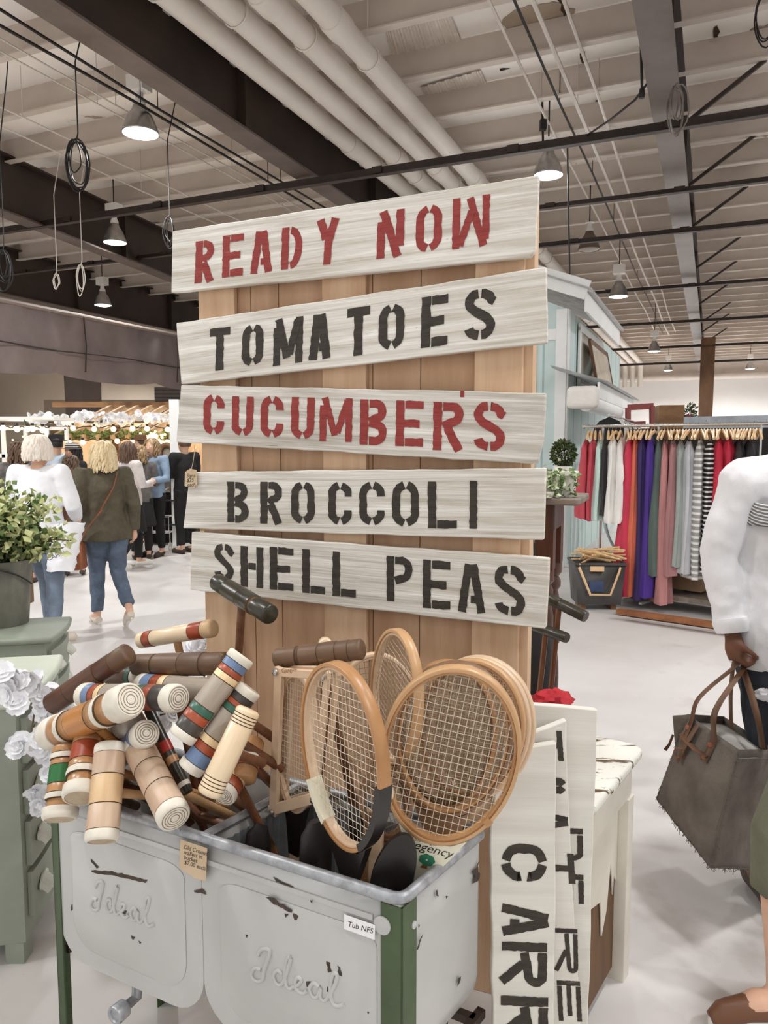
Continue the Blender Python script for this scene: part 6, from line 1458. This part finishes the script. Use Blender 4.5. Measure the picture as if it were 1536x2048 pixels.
    if hat:
        mb=MB(); c=H+V((0,-.01,.05)); mb.lathe([(.135,.0),(.14,.006),(.1,.014),(.096,.05),(.085,.085),(.0,.095)],c,(0,0,1),20,cap=False); o=mb.build('hat',hat,t,local=True); modi(o,'SOLIDIFY',thickness=.006)
    return t,M
def foot_loc(px,py): return onz(px,py,0)
# ---- woman in the olive jacket walking away
pj=onz(217,1249,0)
J=dict(pelvis=(.0,0,.92),knL=(-.06,.10,.50),anL=(-.085,.06,.085),toL=(-.10,.24,.035),hipR=(.09,-.01,.9),knR=(.10,.0,.50),anR=(.13,-.30,.19),toR=(.12,-.17,.045),
  elL=(-.26,-.05,1.13),wrL=(-.23,.10,.96),elR=(.25,-.06,1.12),wrR=(.26,.0,.88))
wj,MJ=person('woman with wavy blond hair in an olive jacket and jeans walking away',pj,.55,1.0,J,top=f_olive,legs=f_jean,hair=hr_blond,hairstyle='bob',vox=.010,wr=.05,fat=1.12,sleeve=1.15,topz=(.80,),topflare=1.12,shin_bare=.0)
# her strap and bag
def onM(M,*p): return M@V(p)
t=thing('shoulder_bag','tan leather bag with crossbody strap worn by the woman in the olive jacket','bag',onM(MJ,-.20,-.04,.62))
mb=MB()
mb.tube([onM(MJ,*p) for p in ((.115,.02,1.455),(.10,-.10,1.42),(.055,-.165,1.30),(-.03,-.180,1.16),(-.11,-.178,1.03),(-.19,-.14,.92),(-.235,-.09,.80))],[(.012,.004)]*7,6); mb.build('strap',m_strap,t)
mb=MB(); mb.bar(onM(MJ,-.10,-.182,1.045),onM(MJ,-.06,-.184,1.10),.022,.01); mb.build('strap_pad',m_strap,t)
mb=MB(); mb.box(onM(MJ,-.25,-.07,.68),(.11,.20,.24),Matrix.Rotation(.12,3,'Z'),taper=.8); o=mb.build('pouch',m_strap,t); modi(o,'BEVEL',width=.02,segments=3)
# ---- white-haired woman behind the greenery
pw=onz(92,1283,0)
J=dict(knL=(-.06,.16,.50),anL=(-.08,.22,.09),toL=(-.09,.40,.04),knR=(.09,.02,.48),anR=(.13,-.10,.085),toR=(.21,.05,.035),elR=(.27,.02,1.13),wrR=(.20,.20,1.02),elL=(-.25,.0,1.12),wrL=(-.2,.2,1.0))
ww,MW=person('woman with short white hair in a white blouse and jeans behind the bucket plant',pw,-.10,1.03,J,top=f_wht,legs=f_jean2,hair=hr_white,hairstyle='crop',vox=.011,wr=.02,fat=1.08,sleeve=1.15,topz=(.82,),topflare=1.1)
m_bagp=mat('white_plastic_bag',(238,238,240),(228,228,232),scale=(8,8,8),rough=.4)
c=onM(MW,.22,-.06,.84); mb=MB()
mb.grid(lambda u,v: c+V((.15*cos(2*PI*u)*(1-.25*v)+.06*(.5-v),.06*sin(2*PI*u),.17-.40*v+.03*noise.noise(V((4*u,5*v,1)))))+V((.02*noise.noise(V((9*u,9*v,0))),.02*noise.noise(V((9*u,9*v,5))),0)),30,14,closeu=True)
tg=thing('shopping_bag','crinkled white plastic shopping bag with black print on the white-haired woman\'s arm','bag',c); mb.build('sack',m_bagp,tg,sharp=50)
text_mesh('CAHN',.055,Matrix.Translation((-.10,-.085,-.14))@Matrix.Rotation(-.35,4,'Y')@Matrix.Rotation(PI/2,4,'X'),'print',m_ink,tg)
t=thing('tote_bag','brown paper tote beside the white-haired woman\'s leg','bag',onM(MW,-.14,.15,.36)); mb=MB(); mb.box(onM(MW,-.13,-.15,.50),(.20,.12,.30)); mb.build('sack',m_box,t)
mb=MB(); mb.tube([onM(MW,-.2,-.15,.64),onM(MW,-.19,-.1,.85),onM(MW,-.06,-.1,.85),onM(MW,-.06,-.15,.64)],.006,5); mb.build('cord_handle',m_strap,t)
# ---- shoppers further away
def bg(label,px,fpy,rot,sc,**k):
    p=onz(px,fpy,0); return person(label,p,rot,sc,vox=.016,wr=.014,**k)
walkA=dict(knL=(-.09,.14,.50),anL=(-.10,.14,.085),toL=(-.11,.32,.035),anR=(.10,-.26,.12),toR=(.11,-.11,.04),knR=(.1,-.02,.5))
hold=dict(elR=(.25,.04,1.13),wrR=(.10,.26,1.16),elL=(-.25,.04,1.13),wrL=(-.10,.26,1.12))
hold2=dict(elR=(.27,.10,1.16),wrR=(.08,.24,1.34),elL=(-.25,.04,1.13),wrL=(-.10,.26,1.12))
bg('man in a dark cap and light blue shirt behind the white-haired woman',122,1126,.4,1.06,J=hold,top=f_ltblue,legs=f_djean,hair=hr_black,shoe=m_dshoe,hat=f_blk)
bg('person in a striped black hat raising a phone, left of the olive jacket',154,1128,2.6,.99,J=hold2,top=f_blk,legs=f_blk,hair=hr_black,hairstyle='long',skinm=sk_mid,hat=fab('striped_hat',(60,56,54),1.0,wave=((214,208,200),9,'Z',.4,0)),shoe=m_dshoe)
bg('person in a long brown coat half hidden by the olive jacket',150,1150,.3,.90,J=hold,top=f_brown,legs=f_brown,skirt=(.42,f_brown),hair=hr_brown,hairstyle='bob',shoe=m_dshoe)
bg('brown-haired woman in a pinkish top and black skirt with white sneakers',266,1136,-.75,1.0,J=dict(walkA,**hold),top=f_pinkw,legs=f_blk,skirt=(.50,f_blk),hair=hr_brown,hairstyle='long',shoe=m_sole)
bg('woman in a grey cardigan beside the black iron stand',284,1118,.4,.97,J=hold,top=f_greyc,legs=f_blk,skirt=(.5,f_blk),hair=hr_dblond,hairstyle='bob',shoe=m_dshoe)
bg('man in a brown hat and pale shirt by the arched mirror',288,1088,2.4,1.07,J=hold,top=f_ltblue,legs=f_djean,hair=hr_brown,hat=f_brown,shoe=m_dshoe)
bg('dark-blond woman in a light denim shirt looking down at the iron stand',310,1112,2.9,1.03,J=hold,top=f_denimsh,legs=f_blk,hair=hr_dblond,hairstyle='bob',shoe=m_dshoe)
bg('person all in black standing at the left edge of the signs',374,1106,.9,1.06,J=hold,top=f_blk,legs=f_blk,hair=hr_brown,shoe=m_dshoe)
bg('person in a grey patterned jacket at the far left behind the greenery',50,1165,.1,1.0,J=hold,top=f_greyc,legs=f_djean,hair=hr_brown,hairstyle='bob',shoe=m_dshoe)
# ---- person in the white sweatshirt with the canvas bag
DW=2.78
pr=V((1.55,DW,0))
J=dict(shR=(.205,0,1.375),elR=(.262,-.03,1.14),wrR=(.240,.03,.888),shL=(-.205,0,1.375),elL=(-.26,-.03,1.13),knR=(.10,.06,.49),anR=(.12,.02,.085),toR=(.16,.20,.035))
ps,MS=person('person in a white sweatshirt and dark torn jeans carrying the canvas bag',pr,PI+.12,1.13,J,skinm=sk_dark,top=f_wht,legs=f_djean,hair=hr_black,vox=.009,wr=.034,fat=1.14,sleeve=1.08,topz=(.80,),topflare=1.05,shoe=m_dshoe,curl=1.15)
m_band=mat('grey_mesh_band',(112,112,112),(128,128,126),scale=(4,4,4),rough=.7,wave=((230,230,230),60,'DIAGONAL',.4,1))
mb=MB(); mb.grid(lambda u,v:V((.222*cos(PI*(.02+.96*u)),.162*sin(PI*(.02+.96*u))+.004,1.315-.075*v)),40,6); o=mb.build('chest_band',m_band,ps,local=True); modi(o,'SOLIDIFY',thickness=.004,offset=1)
mb=MB(); mb.grid(lambda u,v:V((.15*(u-.5)*2*(.6+.4*v),.160-.03*(2*u-1)**2*(.6+.4*v)**2+.012*sin(PI*u),1.04-.19*v)),14,8); o=mb.build('front_pocket',f_wht,ps,local=True); modi(o,'SOLIDIFY',thickness=.008,offset=1)
mb=MB(); a=V(J['elR']);b=V(J['wrR']); mb.tube([a.lerp(b,.82),a.lerp(b,.88),a.lerp(b,1.0)],[.054,.058,.050],18); mb.build('rib_cuff',f_wht,ps,local=True)
mb=MB(); mb.tube([V((0,0,.77)),V((0,0,.80)),V((0,0,.83))],[(.212,.155),(.22,.162),(.216,.158)],30); mb.build('rib_hem',f_wht,ps,local=True)
mb=MB(); blob(mb,V((.15,.10,.70)),.03,(1.6,.5,.7),amp=.5,fr=4); mb.build('torn_patch',f_wht,ps,local=True)
# ---- canvas bag
m_canvas=mat('grey_canvas',(92,84,76),(118,110,101),scale=(6,6,6),rough=.9,bump=.25,bscale=(60,60,60)); m_canvasl=mat('canvas_lining',(150,146,140),(166,162,156),scale=(6,6,6),rough=.9); m_bagl=mat('brown_leather',(88,60,40),(112,80,56),scale=(9,9,9),rough=.5)
WR=MS@V(J['wrR']); GR=MS@(V(J['wrR'])+V((-.018,.012,-.095)))
A_=at(1374,1428,2.72);B_=at(1312,1598,2.72);C_=at(1478,1500,2.42);D_=at(1420,1736,2.40);E_=at(1552,1500,2.60);F_=at(1556,1742,2.60)
G_=A_+E_-C_; I_=B_+F_-D_
bag=thing('canvas_bag','grey canvas weekend bag with brown leather straps hanging from the hand','bag',(B_+D_+F_+I_)/4)
def quadgrid(mb,a,b,c,d,n,m,bulge,sd):
    nn=(b-a).cross(d-a).normalized()
    def f(u,v):
        p=a.lerp(b,u).lerp(d.lerp(c,u),v); k=sin(PI*u)*sin(PI*v)
        return p+nn*(bulge*k+ .012*k*noise.noise(V((u*4+sd,v*5,sd))))
    mb.grid(f,n,m)
mb=MB(); quadgrid(mb,B_,D_,C_,A_,24,24,.03,1); quadgrid(mb,D_,F_,E_,C_,16,24,-.02,4); quadgrid(mb,I_,B_,A_,G_,16,24,.02,6); quadgrid(mb,F_,I_,G_,E_,24,24,.02,8); quadgrid(mb,B_,I_,F_,D_,12,12,.01,9)
o=mb.build('canvas_body',m_canvas,bag,sharp=60); modi(o,'SOLIDIFY',thickness=.005)
mb=MB(); lo=V((0,0,-.03)); quadgrid(mb,A_+lo,C_+lo,E_+lo,G_+lo,14,10,.02,3); mb.build('lining_top',m_canvasl,bag,sharp=80)
# frayed seam fringes
rnd=random.Random(2)
mb=MB()
for p,q in ((C_,D_),(B_,D_),(D_,F_),(A_,B_)):
    for k in range(60):
        a=p.lerp(q,rnd.random()); mb.tube([a,a+V((rnd.gauss(0,.006),-.006+rnd.gauss(0,.004),rnd.gauss(-.004,.006)))],.0011,4)
o=mb.build('frayed_edge',m_canvas,bag); o['kind']='stuff'
fl=[at(1345,1432,2.74),at(1385,1428,2.70),at(1392,1470,2.68),at(1350,1492,2.74)]
mb=MB(); quadgrid(mb,fl[3],fl[2],fl[1],fl[0],8,8,.01,2); o=mb.build('side_flap',m_canvas,bag); modi(o,'SOLIDIFY',thickness=.005)
mb=MB(); mb.tube([at(1346,1470,2.72),at(1338,1490,2.70),at(1330,1500,2.70)],[(.006,.004),(.008,.004),(.014,.004)],6); mb.build('flap_tie',m_bagl,bag)
def nrm(u,v,off=.03): 
    p=B_.lerp(D_,u).lerp(A_.lerp(C_,u),v); nn=(D_-B_).cross(A_-B_).normalized(); 
    if nn.dot(CAM-p)<0: nn=-nn
    return p+nn*(off+.034*sin(PI*u)*sin(PI*v))
for (u1,u2,off,back) in ((.16,.62,.008,0),(.30,.95,.01,1)):
    mb=MB()
    if not back: P=[nrm(u1,.72,off),nrm(u1,.95,off),nrm(u1,1.0,off)+V((.02,0,.08)),GR+V((-.02,-.01,-.02)),GR+V((.0,-.012,.004)),GR+V((.015,-.01,-.02)),nrm(u2,1.0,off)+V((-.005,0,.09)),nrm(u2,.95,off),nrm(u2,.74,off)]
    else:
        sh=(G_-A_); P=[A_.lerp(C_,u1)+sh*.8,A_.lerp(C_,u1)+sh*.6+V((.02,0,.12)),GR+V((-.012,.012,-.02)),GR+V((.004,.012,.006)),GR+V((.02,.012,-.02)),A_.lerp(C_,u2)+sh*.5+V((0,0,.12)),A_.lerp(C_,u2)+sh*.7]
    P=smooth_path(P); mb.tube(P,[(.0045,.015)]*len(P),8); mb.build('strap',m_bagl,bag,sharp=60)
for u in (.16,.62):
    for v in (.78,.9): mb=MB(); mb.lathe([(.009,0),(.008,.003),(0,.005)],nrm(u,v,.012),(CAM-nrm(u,v)).normalized(),12); mb.build('rivet',m_strap,bag)
mb=MB(); mb.tube([nrm(.30,.98,.012),nrm(.29,.86,.016),nrm(.27,.70,.016),nrm(.25,.56,.014)],[(.004,.013)]*4,8); mb.build('closing_strap',m_bagl,bag); 
mb=MB(); c=nrm(.27,.66,.022); mb.tube([c+V((x,0,z)) for x,z in ((-.018,-.016),(.018,-.016),(.018,.016),(-.018,.016))],.003,6,closed=True); mb.build('buckle',m_strap,bag)
mb=MB(); mb.tube([nrm(.10,.80,.010),nrm(.25,.79,.012),nrm(.45,.78,.012),nrm(.66,.80,.010)],[(.004,.012)]*4,8); mb.build('cross_strap',m_bagl,bag)
# ---- person in olive trousers at the right edge
pq=V((1.37,2.16,0))
J=dict(hipL=(-.09,.05,.92),knL=(-.10,.25,.57),anL=(-.10,.23,.11),toL=(-.10,.40,.06),knR=(.10,-.05,.5),anR=(.1,-.32,.14),toR=(.1,-.18,.04),elL=(-.24,-.14,1.14),wrL=(-.24,-.05,.90),elR=(.24,-.16,1.12),wrR=(.23,-.16,.87))
person('person in loose olive knee-length trousers at the right edge, only a leg in view',pq,PI/2+.1,1.03,J,top=f_greyc,legs=f_olivep,hair=hr_brown,vox=.011,wr=.02,shin_bare=.62,legw=1.14,topz=(.93,),shoe=m_bshoe)
